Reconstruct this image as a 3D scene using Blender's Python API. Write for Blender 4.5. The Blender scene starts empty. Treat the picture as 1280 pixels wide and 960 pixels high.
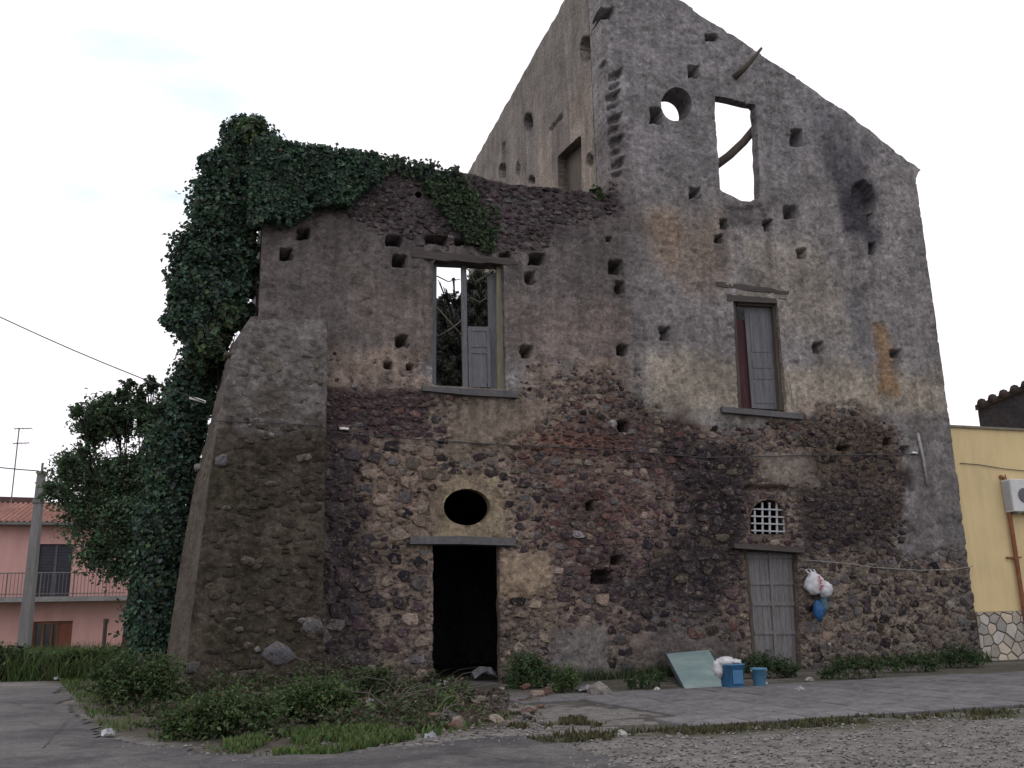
import bpy, math, random
import numpy as np
from mathutils import Vector, Matrix
random.seed(7); rng = np.random.default_rng(11)
SC = bpy.context.scene; COL = SC.collection

# ------------------------------------------------------------------ camera
F = 1150.0; EYE = 1.55
PITCH = math.atan(285/1150.0); ROLL = -math.radians(1.23); TH = math.radians(18)
fwd = np.array([0, math.cos(PITCH), math.sin(PITCH)]); rgt0 = np.array([1.0, 0, 0]); up0 = np.cross(rgt0, fwd)
cR, sR = math.cos(ROLL), math.sin(ROLL)
cam_r = cR*rgt0 + sR*up0; cam_u = -sR*rgt0 + cR*up0
cd = bpy.data.cameras.new('camera'); cam = bpy.data.objects.new('camera', cd); COL.objects.link(cam)
cam.matrix_world = Matrix(((cam_r[0], cam_u[0], -fwd[0], 0), (cam_r[1], cam_u[1], -fwd[1], 0), (cam_r[2], cam_u[2], -fwd[2], EYE), (0, 0, 0, 1)))
cd.sensor_width = 36; cd.lens = F/1280*36; cd.clip_end = 6000; cd.clip_start = 0.05
SC.camera = cam
SC.view_settings.view_transform = 'Standard'; SC.view_settings.look = 'None'
SC.view_settings.exposure = 0.14; SC.view_settings.gamma = 1.0

# ------------------------------------------------------------------ overcast sky and weak sun
SUN_AZ = math.atan2(-.9, .3); SUN_EL = math.radians(42)
W = bpy.data.worlds.new('World'); SC.world = W; W.use_nodes = True
nt = W.node_tree; nt.nodes.clear()
def wn(t): return nt.nodes.new(t)
sky = wn('ShaderNodeTexSky'); sky.sky_type = 'NISHITA'; sky.sun_disc = False
sky.sun_elevation = SUN_EL; sky.sun_rotation = SUN_AZ
bg1 = wn('ShaderNodeBackground'); bg1.inputs[1].default_value = 0.12
nt.links.new(sky.outputs[0], bg1.inputs[0])
tc = wn('ShaderNodeTexCoord'); mp = wn('ShaderNodeMapping'); mp.inputs['Scale'].default_value = (1.6, 1.6, 5.0); mp.inputs['Location'].default_value = (0.35, 0.2, 0.1)
nt.links.new(tc.outputs['Generated'], mp.inputs[0])
nz = wn('ShaderNodeTexNoise'); nz.inputs['Scale'].default_value = 1.7; nz.inputs['Detail'].default_value = 6; nz.inputs['Roughness'].default_value = .55
nt.links.new(mp.outputs[0], nz.inputs[0])
rp = wn('ShaderNodeValToRGB'); rp.color_ramp.elements[0].position = .20; rp.color_ramp.elements[1].position = .30
nt.links.new(nz.outputs['Fac'], rp.inputs[0])
bg2 = wn('ShaderNodeBackground')
rc = wn('ShaderNodeValToRGB'); rc.color_ramp.elements[0].color = (.68, .78, .85, 1); rc.color_ramp.elements[1].color = (1.0, .965, 1.02, 1)
rc.color_ramp.elements[0].position = .28; rc.color_ramp.elements[1].position = .44
nt.links.new(nz.outputs['Fac'], rc.inputs[0]); nt.links.new(rc.outputs[0], bg2.inputs[0]); bg2.inputs[1].default_value = 1.12
mx = wn('ShaderNodeMixShader'); nt.links.new(rp.outputs[0], mx.inputs[0]); nt.links.new(bg1.outputs[0], mx.inputs[1]); nt.links.new(bg2.outputs[0], mx.inputs[2])
wo = wn('ShaderNodeOutputWorld'); nt.links.new(mx.outputs[0], wo.inputs[0])
sl = bpy.data.lights.new('sun', 'SUN'); sl.energy = 0.6; sl.angle = math.radians(25); sl.color = (1, .95, .88)
so = bpy.data.objects.new('sun', sl); COL.objects.link(so)
sd = Vector((math.sin(SUN_AZ)*math.cos(SUN_EL), math.cos(SUN_AZ)*math.cos(SUN_EL), math.sin(SUN_EL)))
so.rotation_euler = sd.to_track_quat('Z', 'Y').to_euler(); so.location = sd*60

# ------------------------------------------------------------------ geometry of the place: facade frame
CAM = np.array([0, 0, EYE])
def ray(px, py):
    return fwd + (px-640)/F*cam_r - (py-480)/F*cam_u
def ground_pt(px, py, z=0.0):
    d = ray(px, py); X = CAM + d*((z-EYE)/d[2]); return np.array([X[0], X[1], z])
ORG = ground_pt(580, 856)
UD = np.array([math.cos(TH), math.sin(TH), 0]); VD = np.array([-math.sin(TH), math.cos(TH), 0]); ZD = np.array([0, 0, 1.0])
def P(px, py, v=0.0):            # point of the plane parallel to the facade at depth v -> (u, z)
    d = ray(px, py); t = ((ORG + v*VD - CAM) @ VD)/(d @ VD); X = CAM + t*d - ORG
    return (X @ UD, X[2])
def PS(px, py, u):               # point of the plane across the facade at u -> (v, z)
    d = ray(px, py); t = ((ORG + u*UD - CAM) @ UD)/(d @ UD); X = CAM + t*d - ORG
    return (X @ VD, X[2])
def PY(px, py, y):               # point at world distance y
    d = ray(px, py); return CAM + d*(y/d[1])
def L(u, v, z): return ORG + u*UD + v*VD + z*ZD
def toL(X): q = np.asarray(X)-ORG; return (q @ UD, q @ VD, q[2])
def PP(lst, v=0.0): return np.array([P(a, b, v) for a, b in lst])
def rectpx(x, y, w, h, v=0.0): return PP([(x-w/2, y-h/2), (x+w/2, y-h/2), (x+w/2, y+h/2), (x-w/2, y+h/2)], v)
def ellpx(x, y, rx, ry, n=28, v=0.0): return PP([(x+rx*math.cos(t), y+ry*math.sin(t)) for t in np.linspace(0, 2*math.pi, n, endpoint=False)], v)

# ------------------------------------------------------------------ numpy noise
_T = rng.random((256, 256))
def vnoise(x, y, s=0):
    x = np.asarray(x, float)+s*17.31; y = np.asarray(y, float)+s*9.77
    xi = np.floor(x).astype(int); yi = np.floor(y).astype(int); fx = x-xi; fy = y-yi
    fx = fx*fx*(3-2*fx); fy = fy*fy*(3-2*fy)
    g = lambda a, b: _T[a & 255, b & 255]
    return (g(xi, yi)*(1-fx)+g(xi+1, yi)*fx)*(1-fy)+(g(xi, yi+1)*(1-fx)+g(xi+1, yi+1)*fx)*fy
def fbm(x, y, o=4, s=0):
    r = 0; a = .5; n = 0
    for i in range(o):
        r = r+a*vnoise(x, y, s+i*3); n += a; a *= .55; x = x*2.03; y = y*2.03
    return r/n
_RX = rng.random((256, 256)); _RY = rng.random((256, 256))
def worley(x, y, s=0):
    x = np.asarray(x, float)+s*5.3; y = np.asarray(y, float)+s*3.1
    xi = np.floor(x).astype(int); yi = np.floor(y).astype(int)
    f1 = np.full(x.shape, 9.0); f2 = np.full(x.shape, 9.0)
    for dx in (-1, 0, 1):
        for dy in (-1, 0, 1):
            a = xi+dx; b = yi+dy
            d = np.hypot(a+_RX[a & 255, b & 255]-x, b+_RY[a & 255, b & 255]-y)
            f2 = np.minimum(np.maximum(f1, d), f2); f1 = np.minimum(f1, d)
    return f1, f2
def sdf_poly(U, V, poly):        # positive inside
    poly = np.asarray(poly); n = len(poly); d2 = np.full(U.shape, 1e9); ins = np.zeros(U.shape, bool)
    for i in range(n):
        x0, y0 = poly[i]; x1, y1 = poly[(i+1) % n]
        ex, ey = x1-x0, y1-y0; l = ex*ex+ey*ey+1e-12
        t = np.clip(((U-x0)*ex+(V-y0)*ey)/l, 0, 1)
        d2 = np.minimum(d2, (U-x0-t*ex)**2+(V-y0-t*ey)**2)
        if y0 != y1:
            c = ((y0 > V) != (y1 > V)) & (U < (x1-x0)*(V-y0)/(y1-y0)+x0)
            ins ^= c
    d = np.sqrt(d2); return np.where(ins, d, -d)
def inpoly(u, z, poly): return sdf_poly(np.array([u]), np.array([z]), poly)[0] > 0
def sstep(a, b, x):
    t = np.clip((x-a)/(b-a), 0, 1); return t*t*(3-2*t)
def ragged(poly, amp, step=.22, seed=0, skip=()):
    out = []; r = random.Random(seed); n = len(poly)
    for i in range(n):
        a = np.array(poly[i]); b = np.array(poly[(i+1) % n]); l = np.hypot(*(b-a)); k = 1 if i in skip else max(1, int(l/step))
        nrm = np.array([-(b-a)[1], (b-a)[0]])/(l+1e-9)
        for j in range(k):
            p = a+(b-a)*j/k
            if j > 0: p = p+nrm*r.uniform(-amp, amp)
            out.append(tuple(p))
    return out

# ------------------------------------------------------------------ mesh helpers
def mesh_np(name, verts, faces, cols=None, attrs=None, smooth=True, mats=()):
    """faces: list of int arrays (n,k)"""
    me = bpy.data.meshes.new(name); verts = np.asarray(verts, np.float32)
    me.vertices.add(len(verts)); me.vertices.foreach_set('co', verts.ravel())
    loops = []; starts = []; tot = 0; n = 0
    for f in faces:
        f = np.asarray(f, np.int32)
        if len(f) == 0: continue
        k = f.shape[1]; loops.append(f.ravel()); starts.append(tot+np.arange(len(f))*k); tot += f.size; n += len(f)
    loops = np.concatenate(loops); starts = np.concatenate(starts)
    me.loops.add(len(loops)); me.loops.foreach_set('vertex_index', loops.astype(np.int32))
    me.polygons.add(n); me.polygons.foreach_set('loop_start', starts.astype(np.int32))
    me.polygons.foreach_set('use_smooth', np.full(n, smooth, bool))
    me.update(calc_edges=True)
    if cols is not None:
        a = me.attributes.new('Col', 'FLOAT_COLOR', 'POINT'); c = np.ones((len(verts), 4), np.float32); c[:, :3] = cols; a.data.foreach_set('color', c.ravel())
    for k, v in (attrs or {}).items():
        a = me.attributes.new(k, 'FLOAT', 'POINT'); a.data.foreach_set('value', np.asarray(v, np.float32))
    for m in mats: me.materials.append(m)
    me.validate(); return me
def link(name, me, parent=None, loc=None, rz=None, kind=None):
    o = bpy.data.objects.new(name, me); COL.objects.link(o)
    if parent is not None: o.parent = parent
    if loc is not None: o.location = loc
    if rz is not None: o.rotation_euler = (0, 0, rz)
    if kind: o['kind'] = kind
    return o
def tag(o, label, cat, group=None):
    o['label'] = label; o['category'] = cat
    if group: o['group'] = group
    return o
def empty(name, loc, rz, label, cat, group=None):
    o = bpy.data.objects.new(name, None); COL.objects.link(o); o.location = loc; o.rotation_euler = (0, 0, rz)
    o.empty_display_size = .2
    return tag(o, label, cat, group)
class MB:
    def __init__(s): s.v = []; s.f = []
    def add(s, vs, fs):
        b = len(s.v); s.v += [tuple(map(float, v)) for v in vs]; s.f += [tuple(b+i for i in f) for f in fs]
    def box(s, lo, hi, jit=0, bev=0):
        (x0, y0, z0), (x1, y1, z1) = lo, hi
        if bev:
            vs = []
            for (sx, sy, sz) in [(a, b, c) for a in (0, 1) for b in (0, 1) for c in (0, 1)]:
                X = (x0, x1)[sx]; Y = (y0, y1)[sy]; Z = (z0, z1)[sz]; ix, iy, iz = (1, -1)[sx]*bev, (1, -1)[sy]*bev, (1, -1)[sz]*bev
                vs += [(X, Y+iy, Z+iz), (X+ix, Y, Z+iz), (X+ix, Y+iy, Z)]
            from_hull(s, vs); return
        j = lambda: random.uniform(-jit, jit)
        s.add([(x+j(), y+j(), z+j()) for x, y, z in [(x0, y0, z0), (x1, y0, z0), (x1, y1, z0), (x0, y1, z0), (x0, y0, z1), (x1, y0, z1), (x1, y1, z1), (x0, y1, z1)]],
              [(0, 3, 2, 1), (4, 5, 6, 7), (0, 1, 5, 4), (1, 2, 6, 5), (2, 3, 7, 6), (3, 0, 4, 7)])
    def prism(s, front, back):   # two equal rings of 3-D points
        n = len(front); s.add(list(front)+list(back), [tuple(range(n)), tuple(range(2*n-1, n-1, -1))]+[(i, n+i, n+(i+1) % n, (i+1) % n) for i in range(n)])
    def tube(s, pts, r, n=6, r1=None):
        pts = [np.array(p, float) for p in pts]; m = len(pts); rings = []
        for i, p in enumerate(pts):
            t = pts[min(i+1, m-1)]-pts[max(i-1, 0)]; t = t/(np.linalg.norm(t)+1e-9)
            a = np.cross(t, (0, 0, 1.0) if abs(t[2]) < .9 else (1.0, 0, 0)); a /= np.linalg.norm(a); b = np.cross(t, a)
            rr = r if r1 is None else r+(r1-r)*i/(m-1)
            rings.append([p+rr*(a*math.cos(q)+b*math.sin(q)) for q in np.linspace(0, 2*math.pi, n, endpoint=False)])
        vs = [v for g in rings for v in g]
        fs = [(i*n+j, i*n+(j+1) % n, (i+1)*n+(j+1) % n, (i+1)*n+j) for i in range(m-1) for j in range(n)]
        fs += [tuple(range(n-1, -1, -1)), tuple((m-1)*n+j for j in range(n))]
        s.add(vs, fs)
    def build(s, name, mat, parent=None, loc=None, rz=None, smooth=False, kind=None):
        me = bpy.data.meshes.new(name); me.from_pydata(s.v, [], s.f); me.materials.append(mat)
        if smooth:
            me.polygons.foreach_set('use_smooth', np.ones(len(me.polygons), bool))
        me.update(); return link(name, me, parent, loc, rz, kind)
def from_hull(mb, vs):
    import bmesh
    bm = bmesh.new(); [bm.verts.new(v) for v in vs]
    bmesh.ops.convex_hull(bm, input=bm.verts); bm.verts.index_update()
    mb.add([v.co for v in bm.verts], [tuple(v.index for v in f.verts) for f in bm.faces]); bm.free()

# ------------------------------------------------------------------ materials
class N:
    def __init__(s, name):
        s.m = bpy.data.materials.new(name); s.m.use_nodes = True; s.t = s.m.node_tree; s.t.nodes.clear()
        s.out = s.n('ShaderNodeOutputMaterial'); s.b = s.n('ShaderNodeBsdfPrincipled'); s.l(s.b.outputs[0], s.out.inputs[0])
        s.b.inputs['Roughness'].default_value = .9; s.b.inputs['Specular IOR Level'].default_value = .25
    def n(s, t, **k):
        o = s.t.nodes.new(t)
        for a, v in k.items():
            if hasattr(o, a): setattr(o, a, v)
            else: o.inputs[a].default_value = v
        return o
    def l(s, a, b): s.t.links.new(a, b)
    def coord(s, scale=(1, 1, 1), kind='Object'):
        c = s.n('ShaderNodeTexCoord'); m = s.n('ShaderNodeMapping'); m.inputs['Scale'].default_value = scale; s.l(c.outputs[kind], m.inputs[0]); return m.outputs[0]
    def noise(s, vec, scale, detail=5, rough=.6):
        o = s.n('ShaderNodeTexNoise'); o.inputs['Scale'].default_value = scale; o.inputs['Detail'].default_value = detail; o.inputs['Roughness'].default_value = rough
        s.l(vec, o.inputs['Vector']); return o.outputs['Fac']
    def rng(s, v, a, b, c, d):
        o = s.n('ShaderNodeMapRange'); o.inputs[1].default_value = a; o.inputs[2].default_value = b; o.inputs[3].default_value = c; o.inputs[4].default_value = d
        s.l(v, o.inputs[0]); return o.outputs[0]
    def math(s, op, a, b):
        o = s.n('ShaderNodeMath'); o.operation = op
        for i, x in enumerate((a, b)):
            if isinstance(x, (int, float)): o.inputs[i].default_value = x
            else: s.l(x, o.inputs[i])
        return o.outputs[0]
    def mul(s, col, fac):
        o = s.n('ShaderNodeVectorMath'); o.operation = 'SCALE'
        if isinstance(col, tuple): o.inputs[0].default_value = col[:3]
        else: s.l(col, o.inputs[0])
        s.l(fac, o.inputs['Scale']); return o.outputs[0]
    def mix(s, f, a, b):
        o = s.n('ShaderNodeMix'); o.data_type = 'RGBA'
        for k, x in ((0, f), (6, a), (7, b)):
            if isinstance(x, (int, float)): o.inputs[k].default_value = x
            elif isinstance(x, tuple): o.inputs[k].default_value = (*x[:3], 1)
            else: s.l(x, o.inputs[k])
        return o.outputs[2]
    def bump(s, h, strength=.5, dist=.02):
        o = s.n('ShaderNodeBump'); o.inputs['Strength'].default_value = strength; o.inputs['Distance'].default_value = dist
        s.l(h, o.inputs['Height']); s.l(o.outputs[0], s.b.inputs['Normal'])
    def col(s, c):
        if isinstance(c, tuple): s.b.inputs['Base Color'].default_value = (*c[:3], 1)
        else: s.l(c, s.b.inputs['Base Color'])
    def attr(s, name): return s.n('ShaderNodeAttribute', attribute_name=name)

def mat_masonry(name):
    g = N(name); c = g.attr('Col').outputs['Color']; msk = g.attr('Msk').outputs['Fac']
    vec = g.coord(); st = g.coord((5, 5, .45))
    n1 = g.noise(vec, 1.1, 6); n2 = g.noise(vec, 11, 6, .7); n3 = g.noise(vec, 45, 3, .7); n4 = g.noise(st, 1, 4)
    f = g.math('MULTIPLY', g.rng(n1, .3, .7, .72, 1.28), g.rng(n2, .28, .72, .58, 1.42))
    f = g.math('MULTIPLY', f, g.rng(n3, .3, .7, .66, 1.34)); f = g.math('MULTIPLY', f, g.rng(n4, .3, .7, .82, 1.18))
    col = g.mul(c, f)
    vo = g.n('ShaderNodeTexVoronoi'); vo.inputs['Scale'].default_value = 1; vo.inputs['Randomness'].default_value = 1
    wv = g.n('ShaderNodeVectorMath'); wv.operation = 'ADD'; sc = g.coord((7, 7, 11))
    nzv = g.n('ShaderNodeTexNoise'); nzv.inputs['Scale'].default_value = 3; g.l(vec, nzv.inputs['Vector'])
    g.l(sc, wv.inputs[0]); g.l(nzv.outputs['Color'], wv.inputs[1]); g.l(wv.outputs[0], vo.inputs['Vector'])
    sep = g.n('ShaderNodeSeparateColor'); g.l(vo.outputs['Color'], sep.inputs[0])
    edge = g.rng(vo.outputs['Distance'], .28, .5, 1, 0)          # 1 on the small stone, 0 on mortar
    isst = g.math('MULTIPLY', g.math('GREATER_THAN', sep.outputs[0], .35), edge); isst = g.math('MULTIPLY', isst, msk)
    stc = g.mix(sep.outputs[1], (.045, .04, .045), (.17, .13, .11)); stc = g.mul(stc, f)
    col = g.mix(g.math('MULTIPLY', isst, .75), col, stc)
    sp = g.noise(vec, 11, 5, .75); col = g.mix(g.math('MULTIPLY', g.math('MULTIPLY', g.rng(sp, .58, .64, 0, 1), msk), .6), col, (.22, .175, .13)); sp2 = g.noise(vec, 8.3, 5, .75)
    col = g.mix(g.math('MULTIPLY', g.math('MULTIPLY', g.rng(sp2, .56, .63, 0, 1), g.rng(msk, 0, 1, .3, 1)), .75), col, (.04, .034, .036))
    sp3 = g.noise(vec, 17, 4, .8); col = g.mix(g.math('MULTIPLY', g.rng(sp3, .59, .68, 0, 1), .42), col, (.05, .045, .045)); col = g.mix(g.math('MULTIPLY', g.rng(sp3, .40, .32, 0, 1), .3), col, (.33, .30, .28))
    g.col(col)
    h = g.math('ADD', g.math('MULTIPLY', n2, .8), g.math('MULTIPLY', n3, .35)); h = g.math('ADD', h, g.math('MULTIPLY', isst, .5))
    g.bump(h, 1.0, .07); g.b.inputs['Roughness'].default_value = .95; g.b.inputs['Specular IOR Level'].default_value = .12
    return g.m
def mat_obj(name, attr=None, nscale=9, amp=.35, bump=.5, rough=.92, dist=.03, streak=None):
    """colour from the object colour (or a colour attribute) with procedural grain"""
    g = N(name); c = g.attr(attr).outputs['Color'] if attr else g.n('ShaderNodeObjectInfo').outputs['Color']
    vec = g.coord(streak or (1, 1, 1)); n1 = g.noise(vec, nscale, 6, .65); n2 = g.noise(vec, nscale*.22, 3)
    f = g.math('MULTIPLY', g.rng(n1, .25, .75, 1-amp, 1+amp), g.rng(n2, .3, .7, 1-amp*.7, 1+amp*.7))
    g.col(g.mul(c, f)); g.bump(n1, bump, dist); g.b.inputs['Roughness'].default_value = rough; return g.m
def mat_flat(name, c, nscale=9, amp=.25, bump=.3, rough=.8, dist=.01, streak=None, metal=0, spec=.25, c2=None):
    g = N(name); vec = g.coord(streak or (1, 1, 1)); n1 = g.noise(vec, nscale, 6, .65); n2 = g.noise(vec, nscale*.2, 4)
    f = g.math('MULTIPLY', g.rng(n1, .25, .75, 1-amp, 1+amp), g.rng(n2, .3, .7, 1-amp*.6, 1+amp*.6))
    base = g.mix(g.rng(n2, .42, .62, 0, 1), c, c2) if c2 else c
    g.col(g.mul(base, f)); g.bump(n1, bump, dist); g.b.inputs['Roughness'].default_value = rough; g.b.inputs['Metallic'].default_value = metal
    g.b.inputs['Specular IOR Level'].default_value = spec; return g.m
def mat_leaf(name):
    g = N(name); c = g.attr('Col').outputs['Color']; g.col(c); g.b.inputs['Roughness'].default_value = .65; g.b.inputs['Specular IOR Level'].default_value = .18
    tr = g.n('ShaderNodeBsdfTranslucent'); g.l(c, tr.inputs[0]); m = g.n('ShaderNodeMixShader'); m.inputs[0].default_value = .22
    g.l(g.b.outputs[0], m.inputs[1]); g.l(tr.outputs[0], m.inputs[2]); g.l(m.outputs[0], g.out.inputs[0]); return g.m

M_WALL = mat_masonry('weathered_masonry')
def mat_stone(name, attr=None, speck=1.0):
    g = N(name); c = g.attr(attr).outputs['Color'] if attr else g.n('ShaderNodeObjectInfo').outputs['Color']
    ge = g.n('ShaderNodeNewGeometry').outputs['Position']; n1 = g.noise(ge, 16, 6, .7); n2 = g.noise(ge, 1.1, 4); n3 = g.noise(ge, 5.5, 5, .65); n4 = g.noise(ge, 42, 3, .7)
    f = g.math('MULTIPLY', g.rng(n1, .28, .72, .55, 1.45), g.rng(n2, .3, .7, .75, 1.25)); f = g.math('MULTIPLY', f, g.rng(n4, .3, .7, .72, 1.28))
    col = g.mix(g.math('MULTIPLY', g.rng(n3, .5, .62, 0, 1), .55*speck), c, (.165, .13, .105))
    sp = g.noise(ge, 11, 5, .75); col = g.mix(g.math('MULTIPLY', g.rng(sp, .58, .64, 0, 1), .7*speck), col, (.25, .195, .15)); sp2 = g.noise(ge, 8.3, 5, .75); col = g.mix(g.math('MULTIPLY', g.rng(sp2, .57, .63, 0, 1), .75), col, (.035, .03, .032))
    g.col(g.mul(col, f)); g.bump(g.math('ADD', n1, g.math('MULTIPLY', n4, .4)), .9, .04); g.b.inputs['Roughness'].default_value = .95; g.b.inputs['Specular IOR Level'].default_value = .12; return g.m
M_STONE = mat_stone('rubble_stone'); M_STONES = mat_stone('small_rubble', 'Col'); M_STONEB = mat_stone('mossy_rubble', 'Col', .15); M_PEB = mat_obj('pebbles', 'Col', 12, .3, .3)
M_WOOD = mat_flat('grey_weathered_wood', (.125, .13, .14), 7, .35, .5, .85, .01, (9, 9, .7))
M_DOOR = mat_flat('bleached_door_wood', (.19, .188, .192), 7, .4, .5, .9, .01, (9, 9, .7), c2=(.12, .112, .108))
M_WOODB = mat_flat('brown_old_wood', (.085, .07, .058), 7, .4, .5, .9, .01, (9, 9, .7))
M_WOODH = mat_flat('old_lintel_wood', (.07, .062, .056), 7, .4, .6, .9, .015, (.7, 9, 9))
M_WOODY = mat_flat('yellowed_jamb_wood', (.20, .19, .14), 6, .3, .4, .85, .01, (9, 9, .6))
M_JAMB = mat_flat('crumbling_lime', (.19, .175, .15), 14, .45, .8, .95, .03)
M_RED = mat_flat('faded_red_board', (.06, .027, .03), 7, .35, .3, .85, .01, (9, 9, .7))
M_SLATE = mat_flat('grey_stone_slab', (.10, .098, .10), 10, .3, .5, .85)
M_IRON = mat_flat('pale_painted_iron', (.36, .37, .39), 20, .2, .2, .6)
M_BARK = mat_flat('bark', (.035, .03, .026), 8, .4, .8, .95, .02, (4, 4, .8))
M_RAG = mat_flat('dirty_plastic', (.26, .27, .29), 9, .3, .4, .5, .01, spec=.4)
M_TWIG = mat_flat('dry_twig', (.12, .105, .09), 12, .3, .3)
M_LEAF = mat_leaf('leaves')
M_CABLE = mat_flat('dark_cable', (.05, .05, .055), 20, .2, .1, .6)
M_WHITE = mat_flat('white_plastic', (.5, .51, .53), 14, .12, .4, .45, .01, spec=.4)
M_CORD = mat_flat('grey_cord', (.26, .25, .24), 14, .2)
M_PORC = mat_flat('white_porcelain', (.75, .75, .75), 14, .05, .1, .3, spec=.5)
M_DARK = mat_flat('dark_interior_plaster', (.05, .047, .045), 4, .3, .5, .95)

# ------------------------------------------------------------------ general wall builder (grid with openings cut, pockets sunk, relief)
def build_wall(name, parent, outline, openings, pockets, thick, h, mapf, colf, relf, mat=None, thickf=None):
    allp = np.asarray(outline); lo = allp.min(0)-h; hi = allp.max(0)+h
    us = np.arange(lo[0], hi[0]+h, h); zs = np.arange(lo[1], hi[1]+h, h)
    U, Z = np.meshgrid(us, zs, indexing='ij'); S = sdf_poly(U, Z, outline)
    for op in openings:
        op = np.asarray(op); a = op.min(0)-.6; b = op.max(0)+.6
        i0, i1 = np.searchsorted(us, [a[0], b[0]]); j0, j1 = np.searchsorted(zs, [a[1], b[1]])
        S[i0:i1, j0:j1] = np.minimum(S[i0:i1, j0:j1], -sdf_poly(U[i0:i1, j0:j1], Z[i0:i1, j0:j1], op))
    gu, gz = np.gradient(S, h); gl = np.sqrt(gu**2+gz**2)+1e-6
    near = np.abs(S) < .62*h
    dU = np.where(near, -S*gu/gl, 0); dZ = np.where(near, -S*gz/gl, 0)
    inside = (S > 0) | near
    U = U+dU; Z = Z+dZ
    D = relf(U, Z)                     # outward relief
    for poly, dep in pockets:
        poly = np.asarray(poly); a = poly.min(0)-.3; b = poly.max(0)+.3
        i0, i1 = np.searchsorted(us, [a[0], b[0]]); j0, j1 = np.searchsorted(zs, [a[1], b[1]])
        s = sdf_poly(U[i0:i1, j0:j1], Z[i0:i1, j0:j1], poly)+(vnoise(U[i0:i1, j0:j1]*9, Z[i0:i1, j0:j1]*9, 3)-.5)*.035
        D[i0:i1, j0:j1] -= dep*sstep(-.012, .022, s)
    n0, n1 = U.shape; idx = np.arange(n0*n1).reshape(n0, n1)
    a, b, c, d = idx[:-1, :-1], idx[1:, :-1], idx[1:, 1:], idx[:-1, 1:]
    fl = inside.ravel(); q = np.stack([a, b, c, d], -1).reshape(-1, 4); cnt = fl[q].sum(1)
    quads = q[cnt == 4]; t3 = q[cnt == 3]
    tris = np.array([[k for k in r if fl[k]] for r in t3], int).reshape(-1, 3)
    u, z, dd = U.ravel(), Z.ravel(), D.ravel()
    front = mapf(u, -dd, z); tk = np.full_like(u, thick) if thickf is None else thickf(u, z); back = mapf(u, tk, z)
    E = [np.stack([quads[:, i], quads[:, (i+1) % 4]], 1) for i in range(4)]+[np.stack([tris[:, i], tris[:, (i+1) % 3]], 1) for i in range(3)]
    E = np.concatenate(E); key = np.minimum(E[:, 0], E[:, 1])*(n0*n1)+np.maximum(E[:, 0], E[:, 1])
    uq, ix, ct = np.unique(key, return_index=True, return_counts=True); be = E[ix[ct == 1]]
    nb = n0*n1
    # reveal strips get their own vertices in four steps
    steps = [0, .25, .6, 1]; rv = []; rf = []; base = 2*nb; rc = []
    col, msk = colf(u, z)
    for k, s in enumerate(steps):
        dep = -dd*(1-s)+tk*s
        jit = 0 if k in (0, 3) else (vnoise(u*6, z*6, 40+k)-.5)*.06
        X = mapf(u+jit, dep, z+jit)
        rv.append(X[be[:, 0]]); rv.append(X[be[:, 1]])
    m = len(be)
    for k in range(3):
        o0 = base+2*k*m; o1 = base+2*(k+1)*m; r = np.arange(m)
        rf.append(np.stack([o0+r, o0+m+r, o1+m+r, o1+r], 1))
    verts = np.concatenate([front, back]+rv)
    cols = np.concatenate([col, col*.8]+[col[be[:, 0]], col[be[:, 1]]]*4); ms = np.concatenate([msk, msk]+[msk[be[:, 0]]*0+.5, msk[be[:, 1]]*0+.5]*4)
    faces = [quads, tris, quads[:, ::-1]+nb, tris[:, ::-1]+nb]+rf
    # compact
    used = np.zeros(len(verts), bool)
    for f in faces: used[f.ravel()] = True
    new = np.cumsum(used)-1
    me = mesh_np(name, verts[used], [new[f] for f in faces if len(f)], cols[used], {'Msk': ms[used]}, True, [mat or M_WALL])
    return link(name, me, parent)

# ================================================================== RUINED BUILDING
RUIN = empty('ruined_building', ORG, TH, 'roofless grey stone ruin with a tall tower block, a low wing and dark empty openings', 'building')
UC = P(758, 180)[0]              # corner where the tower rises above the wing
UR = 14.42
ZTOP = P(741, -70)[1]
VT = PS(585, 215, UC)[0]         # depth of tower
VW = 9.0; TK = .75

out_top = PP([(318, 183), (380, 192), (450, 203), (520, 211), (585, 217), (640, 231), (700, 236), (757, 243)])
out_slope = PP([(845, 0), (925, 52), (1000, 103), (1030, 125), (1060, 143), (1100, 177), (1150, 213)])
UL = P(313, 600)[0]
outline = [(UL, -.6)]+[(UL, out_top[0][1])]+[tuple(p) for p in out_top[1:]]
outline[-1] = (UC, outline[-1][1]); n_left = len(outline)
outline += [(UC, ZTOP)]+[tuple(p) for p in out_slope]+[(UR+.12, P(1153, 217)[1]), (UR-.02, P(1153, 226)[1]), (UR, -.6)]
outline = ragged(outline, .045, .25, 3, skip=(0, n_left-1, len(outline)-4, len(outline)-3, len(outline)-2, len(outline)-1))

O_DOOR = PP([(541, 676), (623, 677), (626, 870), (541, 870)]); O_DOOR = ragged(O_DOOR, .018, .2, 5, skip=(0, 2))
O_OCUL = ragged(ellpx(583, 634, 29, 23), .02, .2, 2)
O_WINW = PP([(541, 326), (629, 330), (632, 487), (540, 482)])
O_WIN2 = PP([(915, 371), (970, 374), (983, 516), (922, 512)])
O_SQ = ragged(PP([(892, 121), (944, 131), (949, 246), (936, 253), (925, 252), (912, 245), (899, 239)]), .03, .25, 6)
O_RND = ellpx(845, 131, 19, 21)
O_DOOR2 = PP([(930, 684), (996, 687), (1002, 850), (942, 850)])
O_GRIL = PP([(938, 668), (938, 645), (942, 634), (952, 626), (963, 624), (974, 628), (982, 638), (985, 668)])
O_HOLE1 = ellpx(453, 228, 4, 5, 8); O_HOLE2 = ellpx(523, 243, 5, 4.5, 8)
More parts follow.
